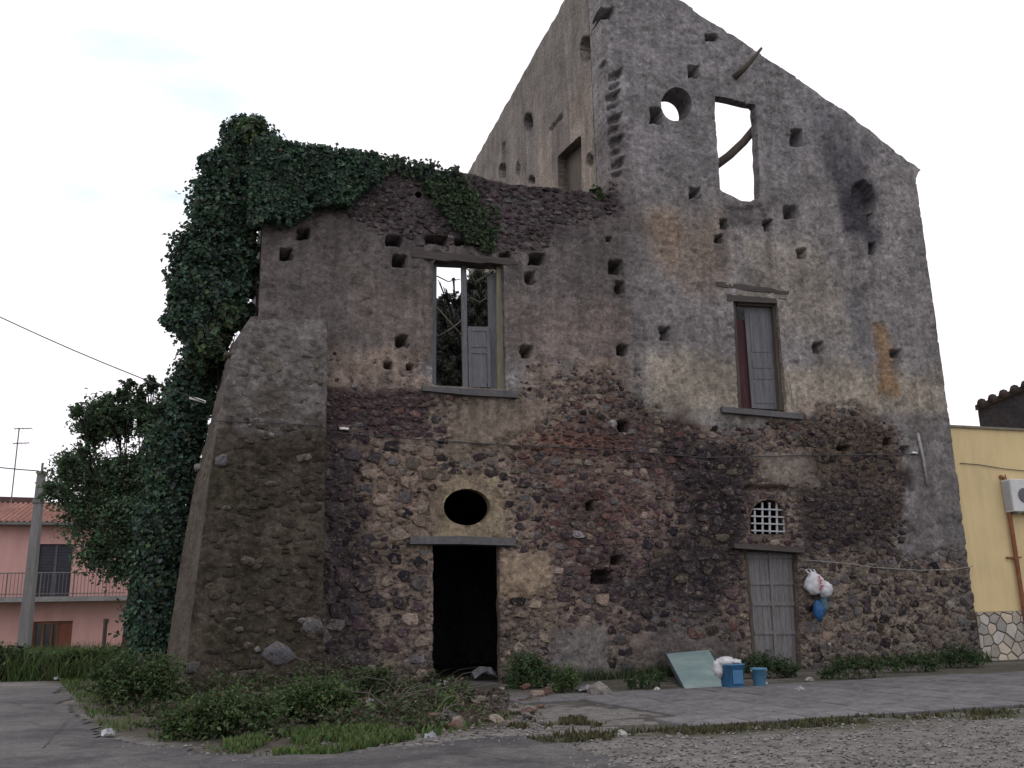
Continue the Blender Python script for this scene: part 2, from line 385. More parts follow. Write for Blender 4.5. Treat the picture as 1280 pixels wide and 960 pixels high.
OPEN = [O_DOOR, O_OCUL, O_WINW, O_WIN2, O_SQ, O_RND, O_DOOR2, O_GRIL, O_HOLE1, O_HOLE2]
pk = [(378, 293, 13, 13), (358, 319, 13, 13), (492, 302, 18, 12), (499, 327, 14, 14), (502, 427, 14, 14), (670, 325, 18, 13), (662, 348, 10, 14), (768, 334, 14, 16), (774, 359, 10, 14),
      (657, 441, 12, 15), (777, 438, 12, 13), (485, 457, 9, 8), (868, 242, 12, 13), (904, 281, 10, 12), (897, 299, 10, 11), (988, 266, 17, 14), (959, 283, 9, 14), (1001, 318, 10, 11), (830, 417, 11, 16),
      (1022, 435, 12, 13), (1118, 443, 11, 10), (1088, 312, 8, 14), (1086, 272, 7, 11), (994, 174, 13, 20), (866, 91, 11, 14), (819, 145, 14, 20), (888, 48, 14, 8), (757, 18, 16, 14),
      (737, 632, 9, 10), (1130, 565, 8, 12), (1110, 552, 9, 8), (779, 533, 11, 12), (752, 722, 26, 16), (512, 460, 6, 6), (760, 300, 6, 6), (545, 300, 26, 9), (590, 303, 40, 8), (632, 320, 14, 7), (1055, 560, 14, 6), (770, 700, 12, 9)]
POCK = [(ragged(rectpx(x, y, w+.5, h), .028, .1, x), .66) for x, y, w, h in pk]
for x, y in [(768, 96), (765, 122), (768, 150), (770, 178), (771, 206), (748, 88)]:
    POCK.append((ragged(PP([(x-8, y-1), (x+2, y-6), (x+9, y-10), (x+8, y-4), (x+3, y+4), (x-7, y+7)]), .05, .08, y), .2))
    POCK.append((ragged(PP([(x-7, y+12), (x+6, y+8), (x+4, y+14), (x-7, y+18)]), .03, .1, y+1), .14))
POCK.append((PP([(1064, 266), (1063, 240), (1069, 229), (1078, 226), (1087, 233), (1092, 248), (1092, 266)]), .38))
POCK.append((PP([(905, 258), (925, 262), (952, 256), (958, 285), (940, 280), (925, 290), (905, 276)]), .06))
POCK.append((PP([(930, 606), (985, 608), (985, 614), (930, 613)]), .2))
POCK.append((PP([(528, 322), (541, 322), (540, 484), (528, 484)]), .05))      # plaster lost at jambs
POCK.append((PP([(985, 452), (997, 452), (1000, 512), (988, 512)]), .06))

MAS = [PP([(400, 486), (470, 489), (530, 494), (650, 494), (690, 478), (760, 470), (792, 505), (835, 521), (870, 530), (950, 531), (1015, 512), (1080, 511), (1122, 535), (1130, 560), (1128, 690), (1222, 690), (1235, 900), (395, 950)]),
       PP([(380, 150), (470, 190), (585, 205), (770, 230), (778, 262), (700, 285), (690, 310), (560, 318), (480, 296), (430, 268), (380, 262)])]
SPECK = [PP([(405, 432), (530, 440), (530, 500), (400, 495)]), PP([(645, 452), (790, 448), (830, 520), (800, 540), (645, 520)])]
SMOOTH = [PP([(628, 688), (692, 690), (695, 735), (665, 748), (628, 745)]), PP([(545, 682), (548, 612), (572, 592), (610, 592), (634, 620), (640, 676)]),
          PP([(690, 785), (760, 780), (765, 860), (690, 860)]), PP([(790, 790), (915, 800), (920, 850), (790, 860)]), PP([(950, 565), (1012, 565), (1015, 605), (950, 605)]), PP([(545, 500), (700, 505), (640, 560), (560, 575)])]
CPAT = [  # (polygon, albedo, softness, strength, raggedness)
    (PP([(300, 300), (420, 300), (410, 440), (300, 430)]), (.15, .135, .13), .5, .6, .5),
    (PP([(300, 150), (790, 150), (792, 470), (405, 445), (300, 460)]), (.135, .117, .112), .35, .95, .25),
    (PP([(430, 340), (530, 345), (530, 430), (430, 420)]), (.18, .152, .138), .6, .7, .6),
    (PP([(650, 370), (790, 380), (800, 460), (650, 450)]), (.19, .158, .142), .5, .8, .6),
    (PP([(640, 280), (790, 270), (790, 360), (640, 350)]), (.115, .102, .10), .5, .7, .5),
    (PP([(405, 430), (530, 440), (530, 492), (400, 490)]), (.26, .205, .165), .25, .9, .6),
    (PP([(645, 452), (790, 448), (815, 520), (645, 500)]), (.24, .19, .155), .3, .8, .6),
    (MAS[1], (.07, .058, .064), .4, .92, .6),
    (PP([(800, 265), (905, 265), (905, 345), (870, 380), (810, 330)]), (.265, .215, .175), .5, .85, .6),
    (PP([(815, 275), (860, 275), (850, 330), (820, 320)]), (.25, .18, .13), .35, .5, .6),
    (PP([(930, 300), (1030, 300), (1060, 420), (1000, 430), (930, 350)]), (.285, .255, .22), .6, .85, .6),
    (PP([(800, 440), (1180, 470), (1185, 520), (1000, 525), (800, 520)]), (.30, .265, .215), .4, .9, .5),
    (PP([(905, 250), (965, 250), (960, 290), (905, 285)]), (.10, .09, .09), .25, .8, .4),
    (PP([(1000, 120), (1070, 150), (1098, 200), (1095, 300), (1075, 345), (1050, 320), (1040, 200)]), (.08, .076, .085), .5, .85, 1.0),
    (PP([(1042, 180), (1088, 190), (1092, 300), (1050, 310)]), (.05, .048, .058), .3, .85, .8),
    (PP([(1088, 405), (1108, 405), (1118, 488), (1098, 490)]), (.28, .175, .09), .22, .8, .35),
    (PP([(1058, 375), (1080, 375), (1090, 440), (1068, 440)]), (.12, .12, .13), .3, .7, .4),
    (PP([(978, 95), (1000, 110), (1000, 260), (975, 260)]), (.17, .165, .165), .4, .4, .3),
    (PP([(700, -90), (1160, -90), (1160, 215), (790, 240), (735, 180)]), (.205, .2, .212), .9, .45, .5),  # bluish veil of sky glare painted into the upper tower plaster
    (PP([(790, 250), (800, 250), (805, 510), (785, 500)]), (.15, .14, .14), .25, .8, .2),
    (MAS[0], (.185, .142, .118), .2, .95, .5),
    (PP([(1125, 520), (1190, 520), (1215, 700), (1140, 700)]), (.165, .155, .15), .25, .8, .4),
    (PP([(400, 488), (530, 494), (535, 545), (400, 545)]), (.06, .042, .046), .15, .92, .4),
    (PP([(400, 545), (452, 545), (470, 830), (400, 860)]), (.05, .043, .046), .25, .92, .4),  # dark stones, with the shade beside the buttress painted in
    (PP([(455, 560), (540, 570), (540, 690), (455, 690)]), (.28, .215, .165), .4, .7, .6),
    (PP([(640, 530), (850, 535), (850, 640), (780, 740), (660, 690)]), (.17, .115, .10), .4, .8, .7),
    (PP([(640, 545), (790, 548), (790, 562), (640, 560)]), (.20, .105, .075), .1, .8, .3),
    (PP([(838, 545), (940, 560), (935, 700), (915, 770), (770, 770), (760, 720), (845, 650)]), (.032, .026, .029), .4, .95, .9),
    (PP([(1008, 525), (1120, 535), (1120, 605), (1000, 600)]), (.085, .064, .05), .3, .9, .6),
    (PP([(990, 600), (1130, 605), (1130, 695), (1005, 695)]), (.045, .037, .037), .35, .9, .8),
    (PP([(1005, 700), (1220, 695), (1225, 840), (1005, 830)]), (.215, .178, .145), .3, .85, .6),
    (PP([(820, 760), (925, 770), (930, 850), (800, 850)]), (.13, .115, .11), .3, .8, .5),
    (PP([(550, 500), (700, 505), (640, 580), (560, 580)]), (.20, .165, .13), .3, .8, .5),
    (SMOOTH[0], (.29, .225, .16), .12, .95, .3), (SMOOTH[1], (.25, .205, .14), .15, .95, .3), (SMOOTH[2], (.17, .16, .155), .2, .9, .4),
    (SMOOTH[4], (.19, .165, .14), .2, .85, .4),
    (PP([(660, 600), (760, 590), (790, 700), (740, 780), (690, 740)]), (.06, .045, .05), .4, .55, 1.1), (PP([(760, 500), (860, 515), (850, 600), (770, 580)]), (.06, .046, .05), .35, .6, 1.0), (PP([(640, 610), (700, 600), (690, 690), (640, 680)]), (.24, .19, .15), .3, .6, .9), (PP([(460, 730), (540, 740), (540, 840), (470, 840)]), (.13, .1, .085), .3, .6, .8),
    (PP([(1185, 520), (1200, 520), (1228, 850), (1212, 850)]), (.15, .145, .14), .15, .7, .3),
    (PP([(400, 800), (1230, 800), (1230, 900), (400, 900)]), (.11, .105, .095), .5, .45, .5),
]
for (x, y, w, h) in pk[:40]:       # run-off stains below the putlog holes
    if 230 < y < 480: CPAT.insert(11, (PP([(x-w*.45, y), (x+w*.45, y), (x+w*.3+1.5, y+34+(x*7 % 30)), (x-w*.25, y+30+(x*5 % 26))]), (.11, .10, .098), .08, .5, .12))
for (x0, x1, y) in ((905, 1003, 522), (530, 646, 496)):
    for i in range(7): x = x0+(x1-x0)*(i+.5)/7; CPAT.append((PP([(x-3, y), (x+4, y), (x+3, y+14+(i*37 % 26)), (x-1, y+12+(i*23 % 30))]), (.07, .063, .06), .07, .5, .1))
def masonry_mask(u, z):
    s = np.full(u.shape, -9.0)
    for p in MAS: s = np.maximum(s, sdf_poly(u, z, p))
    for p in SMOOTH: s = np.minimum(s, -sdf_poly(u, z, p))
    return s+(fbm(u*1.5, z*1.7, 5, 4)-.5)*1.1
def wall_col(u, z):
    c = np.empty((len(u), 3)); c[:] = (.225, .213, .21)
    n = fbm(u*1.3, z*1.3, 5, 11)-.5
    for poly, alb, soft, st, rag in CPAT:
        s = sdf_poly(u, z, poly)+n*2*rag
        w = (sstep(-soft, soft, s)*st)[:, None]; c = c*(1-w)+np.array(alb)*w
    m = sstep(-.05, .06, masonry_mask(u, z))
    for p in SPECK: m = np.maximum(m, .7*sstep(-.3, .3, sdf_poly(u, z, p)+n*.8)*(fbm(u*3, z*3, 3, 8) > .48))
    k = (.74+.58*fbm(u*.5, z*.5, 4, 21))[:, None]*(.72+.6*fbm(u*5, z*6, 4, 31))[:, None]*(.8+.4*vnoise(u*13, z*15, 32))[:, None]
    w = sstep(-.02, .05, sdf_poly(u, z, O_WINW))[:, None]*0
    return c*k, m
def wall_rel(u, z):
    m = sstep(-.035, .035, masonry_mask(u, z)); f1, f2 = worley(u*3.6+fbm(u*3, z*3, 2, 2), z*5.2, 1)
    st = np.clip((f2-f1)*2.2, 0, 1); r = fbm(u*4, z*4, 4, 6)-.5
    pit = sstep(.63, .72, fbm(u*5.5, z*5.5, 4, 66))*.035
    pl = .052+.03*(fbm(u*.8, z*.8, 3, 9)-.5)+.04*r-pit
    er = sstep(.56, .62, fbm(u*1.1, z*1.1, 4, 14))*.02
    return pl*(1-m)-er*(1-m)+m*(-.025+.06*st*(.4+.9*vnoise(u*3, z*5, 5))+.05*r)
def front_thick(u, z):           # embrasures: the wall is thinner round these openings
    t = np.full(u.shape, TK)
    for o, th_ in ((O_SQ, .26), (O_DOOR, .22), (O_OCUL, .2), (O_WINW, .42), (O_GRIL, .4)):
        w = sstep(-.75, -.35, sdf_poly(u, z, o)); t = np.minimum(t, TK*(1-w)+th_*w)
    return t
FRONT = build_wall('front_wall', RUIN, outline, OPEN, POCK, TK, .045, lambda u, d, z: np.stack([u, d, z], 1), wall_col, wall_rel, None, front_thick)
FRONT['label'] = 'long stone front with patchy grey plaster above bare rubble masonry'

# tower left side wall, seen obliquely above the wing
def PSS(l): return np.array([PS(a, b, UC) for a, b in l])
side_out = ragged([(TK+.003, 4.0), (VT, 4.0), (VT, ZTOP-.25), (TK+.003, ZTOP)], .05, .3, 9, skip=(0, 1, 3))
S_WIN = PSS([(697, 196), (727, 168), (728, 250), (699, 250)])
def side_ell(x, y, rx, ry): return PSS([(x+rx*math.cos(t), y+ry*math.sin(t)) for t in np.linspace(0, 2*math.pi, 18, endpoint=False)])
S_POCK = [(side_ell(733, 62, 7, 17), .5), (side_ell(661, 153, 5.5, 12), .5), (side_ell(628, 214, 4, 9), .4), (side_ell(738, 201, 4, 9), .35), (side_ell(748, 85, 5, 9), .3), (PSS([(687, 162), (703, 142), (704, 146), (688, 166)]), .15), (side_ell(648, 212, 2.5, 10), .2), (side_ell(665, 225, 4, 5), .4), (PSS([(628, 180), (632, 176), (633, 224), (629, 224)]), .1)]
def side_col(u, z):
    c = np.empty((len(u), 3)); c[:] = (.25, .212, .182); n = fbm(u*.8, z*1.2, 5, 51)-.5  # warmer, lighter base: the light on this flank is put into its colour
    s = fbm(u*1.6, z*.25, 4, 61); w = sstep(.5, .62, s)[:, None]; c = c*(1-.45*w)+np.array((.095, .09, .092))*.45*w
    w = sstep(15.5, 17.5, z+n*2)[:, None]; c = c*(1-w*.5)+np.array((.135, .13, .132))*w*.5
    return c*(.8+.45*fbm(u*2.5, z*2.5, 4, 71))[:, None], np.zeros(len(u))
SIDE = build_wall('side_wall', RUIN, side_out, [S_WIN], S_POCK, .7, .06, lambda u, d, z: np.stack([UC+.004+d, u, z], 1), side_col, lambda u, z: .03*(fbm(u*2, z*2, 4, 5)-.5)+.02)
sw_ = MB(); q = S_WIN; sw_.prism([(UC+.3, p[0], p[1]) for p in q], [(UC+.36, p[0], p[1]) for p in q]); sw_.build('window_board', M_WOODB, RUIN)
SIDE['label'] = 'plastered flank of the tower seen obliquely above the wing'
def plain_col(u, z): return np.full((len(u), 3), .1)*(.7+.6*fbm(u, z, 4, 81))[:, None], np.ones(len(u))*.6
def plain_rel(u, z): return .04*(fbm(u*2, z*2, 3, 5)-.5)
zr = outline and P(1153, 226)[1]
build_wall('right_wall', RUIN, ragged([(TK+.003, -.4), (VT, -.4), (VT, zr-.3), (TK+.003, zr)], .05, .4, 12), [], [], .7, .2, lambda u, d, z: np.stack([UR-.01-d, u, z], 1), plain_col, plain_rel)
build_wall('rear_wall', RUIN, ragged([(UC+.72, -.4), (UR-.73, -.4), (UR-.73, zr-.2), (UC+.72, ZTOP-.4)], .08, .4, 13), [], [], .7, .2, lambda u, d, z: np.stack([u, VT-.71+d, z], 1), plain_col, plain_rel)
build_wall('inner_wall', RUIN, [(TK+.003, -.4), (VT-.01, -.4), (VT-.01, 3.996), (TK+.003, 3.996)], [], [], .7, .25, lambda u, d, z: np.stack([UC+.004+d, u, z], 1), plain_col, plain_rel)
zw = out_top[0][1]; ZRW = P(560, 374, VW-.6)[1]
build_wall('wing_end_wall', RUIN, ragged([(TK+.003, -.4), (VW, -.4), (VW, zw-2.5), (TK+.003, zw)], .1, .4, 14), [], [], .7, .12, lambda u, d, z: np.stack([UL+.002+d, u, z], 1), plain_col, plain_rel)
build_wall('wing_rear_wall', RUIN, ragged([(UL+.72, -.4), (UC-.01, -.4), (UC-.01, ZRW+.6), (P(590, 352, VW)[0], ZRW+1.2), (P(572, 374, VW)[0], ZRW), (UL+.72, ZRW-.4)], .2, .4, 15), [], [], .6, .2, lambda u, d, z: np.stack([u, VW-.61+d, z], 1), plain_col, plain_rel)
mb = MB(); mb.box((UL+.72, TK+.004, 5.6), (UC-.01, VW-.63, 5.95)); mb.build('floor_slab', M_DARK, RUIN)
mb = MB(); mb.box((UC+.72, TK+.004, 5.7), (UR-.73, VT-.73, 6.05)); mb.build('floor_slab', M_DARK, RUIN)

# ------------------------------------------------------------------ individual rubble stones
NV = 7
def stone_shape(r):
    n = NV; a = np.linspace(0, 2*math.pi, n, endpoint=False)+np.array([r.uniform(-.3, .3) for _ in range(n)])
    sq = 1/np.maximum(np.abs(np.cos(a)), np.abs(np.sin(a))); rad = (.35+.65*sq)*np.array([r.uniform(.68, 1.16) for _ in range(n)]); rad /= rad.max()
    rings = []; tl = r.uniform(0, .3); ta = r.uniform(0, 6)
    for sc, y in ((1.0, .9), (1.0, -.3), (.9, -.62), (.5, -.74)):
        rings.append(np.stack([rad*np.cos(a)*sc, y+(np.array([r.uniform(-.2, .2) for _ in range(n)])+tl*np.cos(a+ta))*(y < 0), rad*np.sin(a)*sc], 1))
    v = np.concatenate(rings+[np.array([[r.uniform(-.1, .1), -.76+r.uniform(-.1, .1), r.uniform(-.1, .1)]])])
    q = np.array([[k*n+i, k*n+(i+1) % n, (k+1)*n+(i+1) % n, (k+1)*n+i] for k in range(3) for i in range(n)])
    t = np.array([[3*n+i, 3*n+(i+1) % n, 4*n] for i in range(n)]); return v, q, t
SHAPES = [stone_shape(random.Random(100+i)) for i in range(14)]
def round_shape(r):
    v, q, t = stone_shape(r); k = np.hypot(v[:, 0], v[:, 2])+1e-6; m = np.minimum(k, .82+.1*np.sin(np.arctan2(v[:, 2], v[:, 0])*3+1)); v = v.copy(); v[:, 0] *= m/k*1.15; v[:, 2] *= m/k*1.15; return v, q, t
SMESH = [mesh_np('stone', v, [q, t], None, None, False, [M_STONE]) for v, q, t in SHAPES]; RMESH = [mesh_np('stone', v, [q, t], None, None, True, [M_STONE]) for v, q, t in (round_shape(random.Random(300+i)) for i in range(6))]
DK = [(.036, .029, .037), (.048, .038, .045), (.026, .022, .029), (.062, .052, .06)]; GY = [(.10, .093, .097), (.14, .132, .135)]; PU = [(.085, .053, .066), (.066, .042, .054)]
RD = [(.135, .06, .056), (.17, .08, .066), (.10, .048, .05)]; TN = [(.23, .175, .13), (.18, .14, .108), (.28, .22, .165)]; PL = [(.34, .32, .31), (.28, .27, .27)]; BR = [(.095, .075, .055), (.075, .06, .048)]
ZONES = [  # polygon, palette groups with weights, radius range, acceptance, elongation
    (PP([(400, 488), (530, 494), (535, 545), (400, 545)]), [(DK, 4), (PU, 4), (RD, 2), (GY, 1)], (.08, .2), .95, 1.9),
    (PP([(400, 545), (455, 545), (475, 850), (400, 870)]), [(DK, 8), (GY, 1), (PU, 2)], (.12, .32), 1, 1.25),
    (PP([(640, 540), (790, 543), (790, 566), (640, 564)]), [(RD, 6), (TN, 1)], (.08, .13), .9, 2.6),
    (PP([(838, 545), (940, 560), (935, 700), (915, 770), (770, 770), (760, 720), (845, 650)]), [(DK, 10), (PU, 2), (BR, 1)], (.09, .28), 1, 1.5),
    (PP([(1008, 512), (1120, 535), (1120, 605), (1000, 600)]), [(BR, 6), (DK, 4)], (.07, .2), .75, 1.5),
    (PP([(990, 600), (1130, 605), (1130, 695), (1005, 695)]), [(DK, 7), (BR, 4)], (.08, .22), .85, 1.5),
    (PP([(1005, 690), (1220, 690), (1225, 850), (1005, 850)]), [(DK, 5), (GY, 4), (TN, 3), (PL, .6), (BR, 2)], (.08, .26), .9, 1.3),
    (PP([(640, 520), (850, 530), (850, 650), (760, 740), (660, 690)]), [(RD, 5), (PU, 4), (GY, 3), (DK, 3), (TN, 3), (PL, .5)], (.07, .22), .9, 1.5),
    (PP([(690, 740), (800, 740), (800, 860), (690, 860)]), [(DK, 4), (GY, 3), (PU, 3), (TN, 1)], (.1, .28), .6, 1.4),
    (PP([(800, 760), (930, 760), (930, 860), (800, 860)]), [(DK, 4), (BR, 3), (RD, 1), (GY, 3)], (.1, .26), .55, 1.4),
    (PP([(455, 545), (542, 545), (542, 860), (470, 860)]), [(TN, 6), (DK, 3), (GY, 2), (PU, 2), (PL, .4)], (.08, .26), .85, 1.3),
    (PP([(625, 740), (700, 740), (700, 870), (625, 870)]), [(TN, 4), (GY, 3), (DK, 2)], (.1, .24), .8, 1.5),
    (MAS[1], [(DK, 5), (PU, 4), (GY, 2)], (.06, .15), .9, 1.9),
    (MAS[0], [(TN, 3), (DK, 3), (GY, 3), (PU, 2), (RD, 1)], (.07, .2), .7, 1.5),
    (SPECK[0], [(DK, 3), (PL, 1), (TN, 2), (PU, 1)], (.04, .1), .4, 1.4), (SPECK[1], [(DK, 4), (PL, 2), (TN, 3), (PU, 2)], (.04, .12), .55, 1.4),
]
def pick(pal, r):
    gs = [g for g, w in pal]; ws = [w for g, w in pal]; c = r.choice(r.choices(gs, ws)[0]); k = r.uniform(.62, 1.15); m = sum(c)/3; return tuple((x*.78+m*.22)*k*r.uniform(.95, 1.05) for x in c)
stones = []; r = random.Random(5)
NS = 60000
cu = np.array([r.uniform(UL, UR) for _ in range(NS)]); cz = np.array([r.choice((r.uniform(0, 7.6), r.uniform(0, 7.6), r.uniform(9, 13))) for _ in range(NS)])
zid = np.full(NS, -1)
for k in range(len(ZONES)-1, -1, -1): zid[sdf_poly(cu, cz, ZONES[k][0]) > .02] = k
mm = masonry_mask(cu, cz); so_ = sdf_poly(cu, cz, outline)
sopen = np.max([sdf_poly(cu, cz, o) for o in OPEN], 0); spock = np.max([sdf_poly(cu, cz, p) for p, d in POCK if d > .1], 0)
smo = np.max([sdf_poly(cu, cz, p) for p in SMOOTH], 0)
pu, pz, pr, pe = (np.zeros(6000) for _ in range(4)); cnt = 0
for ph, (lo, hi) in enumerate(((.72, 1.0), (.4, .72), (0, .4))):   # big ones first
    for i in range(ph*NS//3, (ph+1)*NS//3):
        k = zid[i]
        if k < 0: continue
        if k < 14 and mm[i] < -.05: continue
        if smo[i] > -.02: continue
        z0, pal, (ra, rb), acc, el = ZONES[k]
        q = lo+(hi-lo)*r.random(); rad = .92*(ra*.5+(rb*(.98 if k in (1, 10) else .86)-ra*.55)*q**1.35); rad *= (1.5 if r.random() < .05 and ph == 0 else 1)
        if r.random() > acc: continue
        el2 = el*r.uniform(.8, 1.2); a = rad*math.sqrt(el2); b = rad/math.sqrt(el2)
        if so_[i] < b*.7 or sopen[i] > -a*.85 or spock[i] > -a*.8: continue
        if cnt:
            du = (pu[:cnt]-cu[i])/(pr[:cnt]*np.sqrt(pe[:cnt])+a); dz = (pz[:cnt]-cz[i])/(pr[:cnt]/np.sqrt(pe[:cnt])+b)
            if np.min(np.abs(du)**3+np.abs(dz)**3) < .5: continue
        pu[cnt], pz[cnt], pr[cnt], pe[cnt] = cu[i], cz[i], rad, el2
        stones.append((cu[i], cz[i], a, b, pick(pal, r), r.randrange(14), r.uniform(-.15, .15), k)); cnt += 1
        if cnt >= 5990: break
print('wall stones', len(stones))
stones.sort(key=lambda s: -s[2]*s[3])
PROUD = lambda a: random.uniform(-.05, .035)+.04*min(1, a/.3)
for (u, z, a, b, c, sh, ro, k) in stones[:285]:
    o = link('stone', SMESH[sh], FRONT); o.location = (u, .02-PROUD(a)*.35, z); o.rotation_euler = (random.uniform(-.08, .08), ro, random.uniform(-.08, .08)); o.scale = (a, .06+.05*a, b); o.color = (*c, 1)
def join_stones(lst, name, parent, basev=.015, kind='stuff'):
    V = []; Q = []; T = []; C = []; b0 = 0
    for (u, z, a, b, c, sh, ro, k) in lst:
        v, q, t = SHAPES[sh]; cc, ss = math.cos(ro), math.sin(ro); x = v[:, 0]*a; zz = v[:, 2]*b
        V.append(np.stack([u+x*cc+zz*ss, basev-PROUD(a)*.3+v[:, 1]*(.05+.06*a), z-x*ss+zz*cc], 1)); Q.append(q+b0); T.append(t+b0); C.append(np.tile(c, (len(v), 1))); b0 += len(v)
    me = mesh_np(name, np.concatenate(V), [np.concatenate(Q), np.concatenate(T)], np.concatenate(C), None, False, [M_STONES]); return link(name, me, parent, kind=kind)
join_stones(stones[285:], 'small_rubble', FRONT)

# voussoirs around the oval hole over the empty doorway
oc = np.array(P(583, 634)); orx = P(612, 634)[0]-oc[0]; orz = P(583, 611)[1]-oc[1]
for i in range(15):
    t0 = math.radians(-15+i*14)+.006; t1 = math.radians(-15+(i+1)*14)-.006; k1 = random.uniform(1.5, 1.72)
    ring = [(oc[0]+orx*s*math.cos(t), oc[1]+orz*s*math.sin(t)) for s, t in ((1.07, t0), (k1, t0), (k1, t1), (1.07, t1))]
    mb = MB(); d = random.uniform(.02, .035); mb.prism([(u, -d, z) for u, z in ring], [(u, .1, z) for u, z in ring]); o = mb.build('voussoir', M_STONE, FRONT)
    q = random.uniform(.75, 1.1); o.color = (.21*q, .168*q, .125*q, 1)

# ------------------------------------------------------------------ openings: lintels, sills, frames, shutters, doors
def slab_px(name, mat, parent, pts, v0, v1, jit=.0):
    """a block whose front outline (photo pixels) lies at depth v0 and which runs back to v1"""
    q = [P(x, y, v0) for x, y in pts]
    j = lambda: random.uniform(-jit, jit)
    q = [(u+j(), z+j()) for u, z in q]
    mb = MB(); mb.prism([(u, v0, z) for u, z in q], [(u, v1, z) for u, z in q]); return mb.build(name, mat, parent)
# empty doorway
slab_px('lintel', M_SLATE, RUIN, [(513, 671), (580, 670), (645, 673), (645, 682), (580, 680), (513, 680)], -.16, .3)
slab_px('threshold', M_SLATE, RUIN, [(538, 853), (630, 854), (631, 866), (537, 866)], -.1, .7)
# wing window
slab_px('lintel', M_WOODH, RUIN, ragged([(515, 313), (545, 314), (580, 317), (640, 322), (648, 330), (600, 329), (541, 324), (515, 321)], 1.4, 12, 5), -.07, .25)
wf = MB()
def bar(mb, pts, v0, v1): q = [P(x, y, v0) for x, y in pts]; mb.prism([(u, v0, z) for u, z in q], [(u, v1, z) for u, z in q])
bar(wf, [(540, 325), (546, 325.5), (545, 482), (540, 482)], .2, .34)
bar(wf, [(546, 325.5), (622, 328), (622, 333), (546, 331)], .205, .335)
WF = wf.build('window_frame', M_WOOD, RUIN)
slab_px('mullion', M_WOOD, WF, [(577, 333), (583, 333), (585, 484), (579, 484)], .2, .3)
slab_px('jamb_board', M_WOODY, WF, [(621, 331), (631, 331), (633, 486), (622, 486)], .14, .3)
slab_px('jamb_board', M_WOOD, WF, [(610, 345), (620, 340), (621, 486), (612, 486)], .3, .36)
sh = MB(); 
bar(sh, [(585, 408), (589, 408), (590, 484), (586, 484)], .24, .29); bar(sh, [(608, 408), (612, 408), (614, 484), (610, 484)], .24, .29)
for y in (408, 428, 436, 478): bar(sh, [(589, y), (608, y+.5), (609, y+6), (589.5, y+5.5)], .242, .288)
SH = sh.build('shutter', M_WOOD, WF)
bm_ = MB(); bar(bm_, [(589.2, 413), (608.2, 413), (609.5, 480), (590, 480)], .26, .28); bm_.build('shutter_panel', M_WOOD, WF)
slab_px('sill', M_SLATE, RUIN, [(528, 482), (590, 486), (648, 489), (648, 497), (590, 494), (529, 488)], -.16, .5)
# tower window with half closed shutter
slab_px('lintel', M_WOODH, RUIN, ragged([(895, 352), (935, 356), (986, 364), (986, 368), (935, 363), (897, 357)], 1, 10, 8), -.05, .06)
slab_px('lintel', M_JAMB, RUIN, ragged([(904, 360), (940, 365), (984, 370), (984, 374), (940, 371), (906, 367)], 1, 8, 3), -.045, .2)
slab_px('lintel', M_WOODH, RUIN, [(908, 368), (970, 373), (972, 379), (910, 376)], -.055, .25)
t2 = MB(); bar(t2, [(914, 376), (919, 376), (927, 511), (921, 511)], .08, .24); bar(t2, [(922, 376), (966, 378), (966, 383), (922, 381)], .085, .235)
bar(t2, [(966, 378), (973, 378), (983, 513), (975, 513)], .08, .24)
TF = t2.build('window_frame', M_WOODB, RUIN)
slab_px('shutter_leaf', M_RED, TF, [(918, 400), (936, 400), (944, 511), (926, 511)], .29, .33)
s2 = MB(); bar(s2, [(930, 383), (966, 383), (975, 512), (940, 510)], .22, .25)
S2 = s2.build('shutter', M_WOOD, TF)
for y0, y1 in ((390, 440), (450, 460), (464, 474), (478, 504)):
    k = lambda y: (y-383)/129*9
    slab_px('shutter_panel', M_WOOD, TF, [(936+k(y0), y0), (960+k(y0), y0), (960+k(y1), y1), (936+k(y1), y1)], .207, .225)
slab_px('sill', M_SLATE, RUIN, [(903, 508), (950, 512), (1004, 517), (1005, 524), (950, 519), (904, 515)], -.2, .5)
slab_px('broken_jamb', M_JAMB, RUIN, ragged([(973, 378), (986, 377), (988, 440), (984, 452), (988, 480), (994, 514), (984, 514), (978, 450)], 1.2, 9, 4), -.03, .1)
# street door
D2 = MB(); bar(D2, [(930, 684), (934, 684), (946, 830), (941, 830)], .12, .3); bar(D2, [(992, 687), (997, 687), (1003, 835), (998, 835)], .12, .3); bar(D2, [(934, 684), (992, 686), (992, 691), (934, 689)], .125, .295)
DF = D2.build('door_frame', M_WOODB, RUIN)
def dx(y, a, b): t = (y-688)/140; return a+(b-a)*t
for (a0, b0, a1, b1) in ((934, 946, 962, 971), (963, 972, 992, 999)):
    n = 4
    for i in range(n):
        xa0 = a0+(a1-a0)*i/n; xa1 = a0+(a1-a0)*(i+1)/n-.35; xb0 = b0+(b1-b0)*i/n; xb1 = b0+(b1-b0)*(i+1)/n-.35
        slab_px('door_plank', M_DOOR, DF, [(xa0, 690), (xa1, 690), (xb1, 836), (xb0, 836)], .2+random.uniform(0, .012), .26)
    for y in (693, 726, 752, 788): slab_px('door_rail', M_DOOR, DF, [(dx(y, a0, b0)+.6, y), (dx(y, a1, b1)-1, y), (dx(y+5, a1, b1)-1, y+5), (dx(y+5, a0, b0)+.6, y+5)], .175, .2)
slab_px('door_cover_strip', M_DOOR, DF, [(960.5, 690), (964, 690), (973, 832), (969.5, 832)], .165, .19)
slab_px('lintel', M_WOODH, RUIN, [(917, 679), (960, 681), (1006, 684), (1006, 691), (960, 688), (919, 685)], -.2, .25)
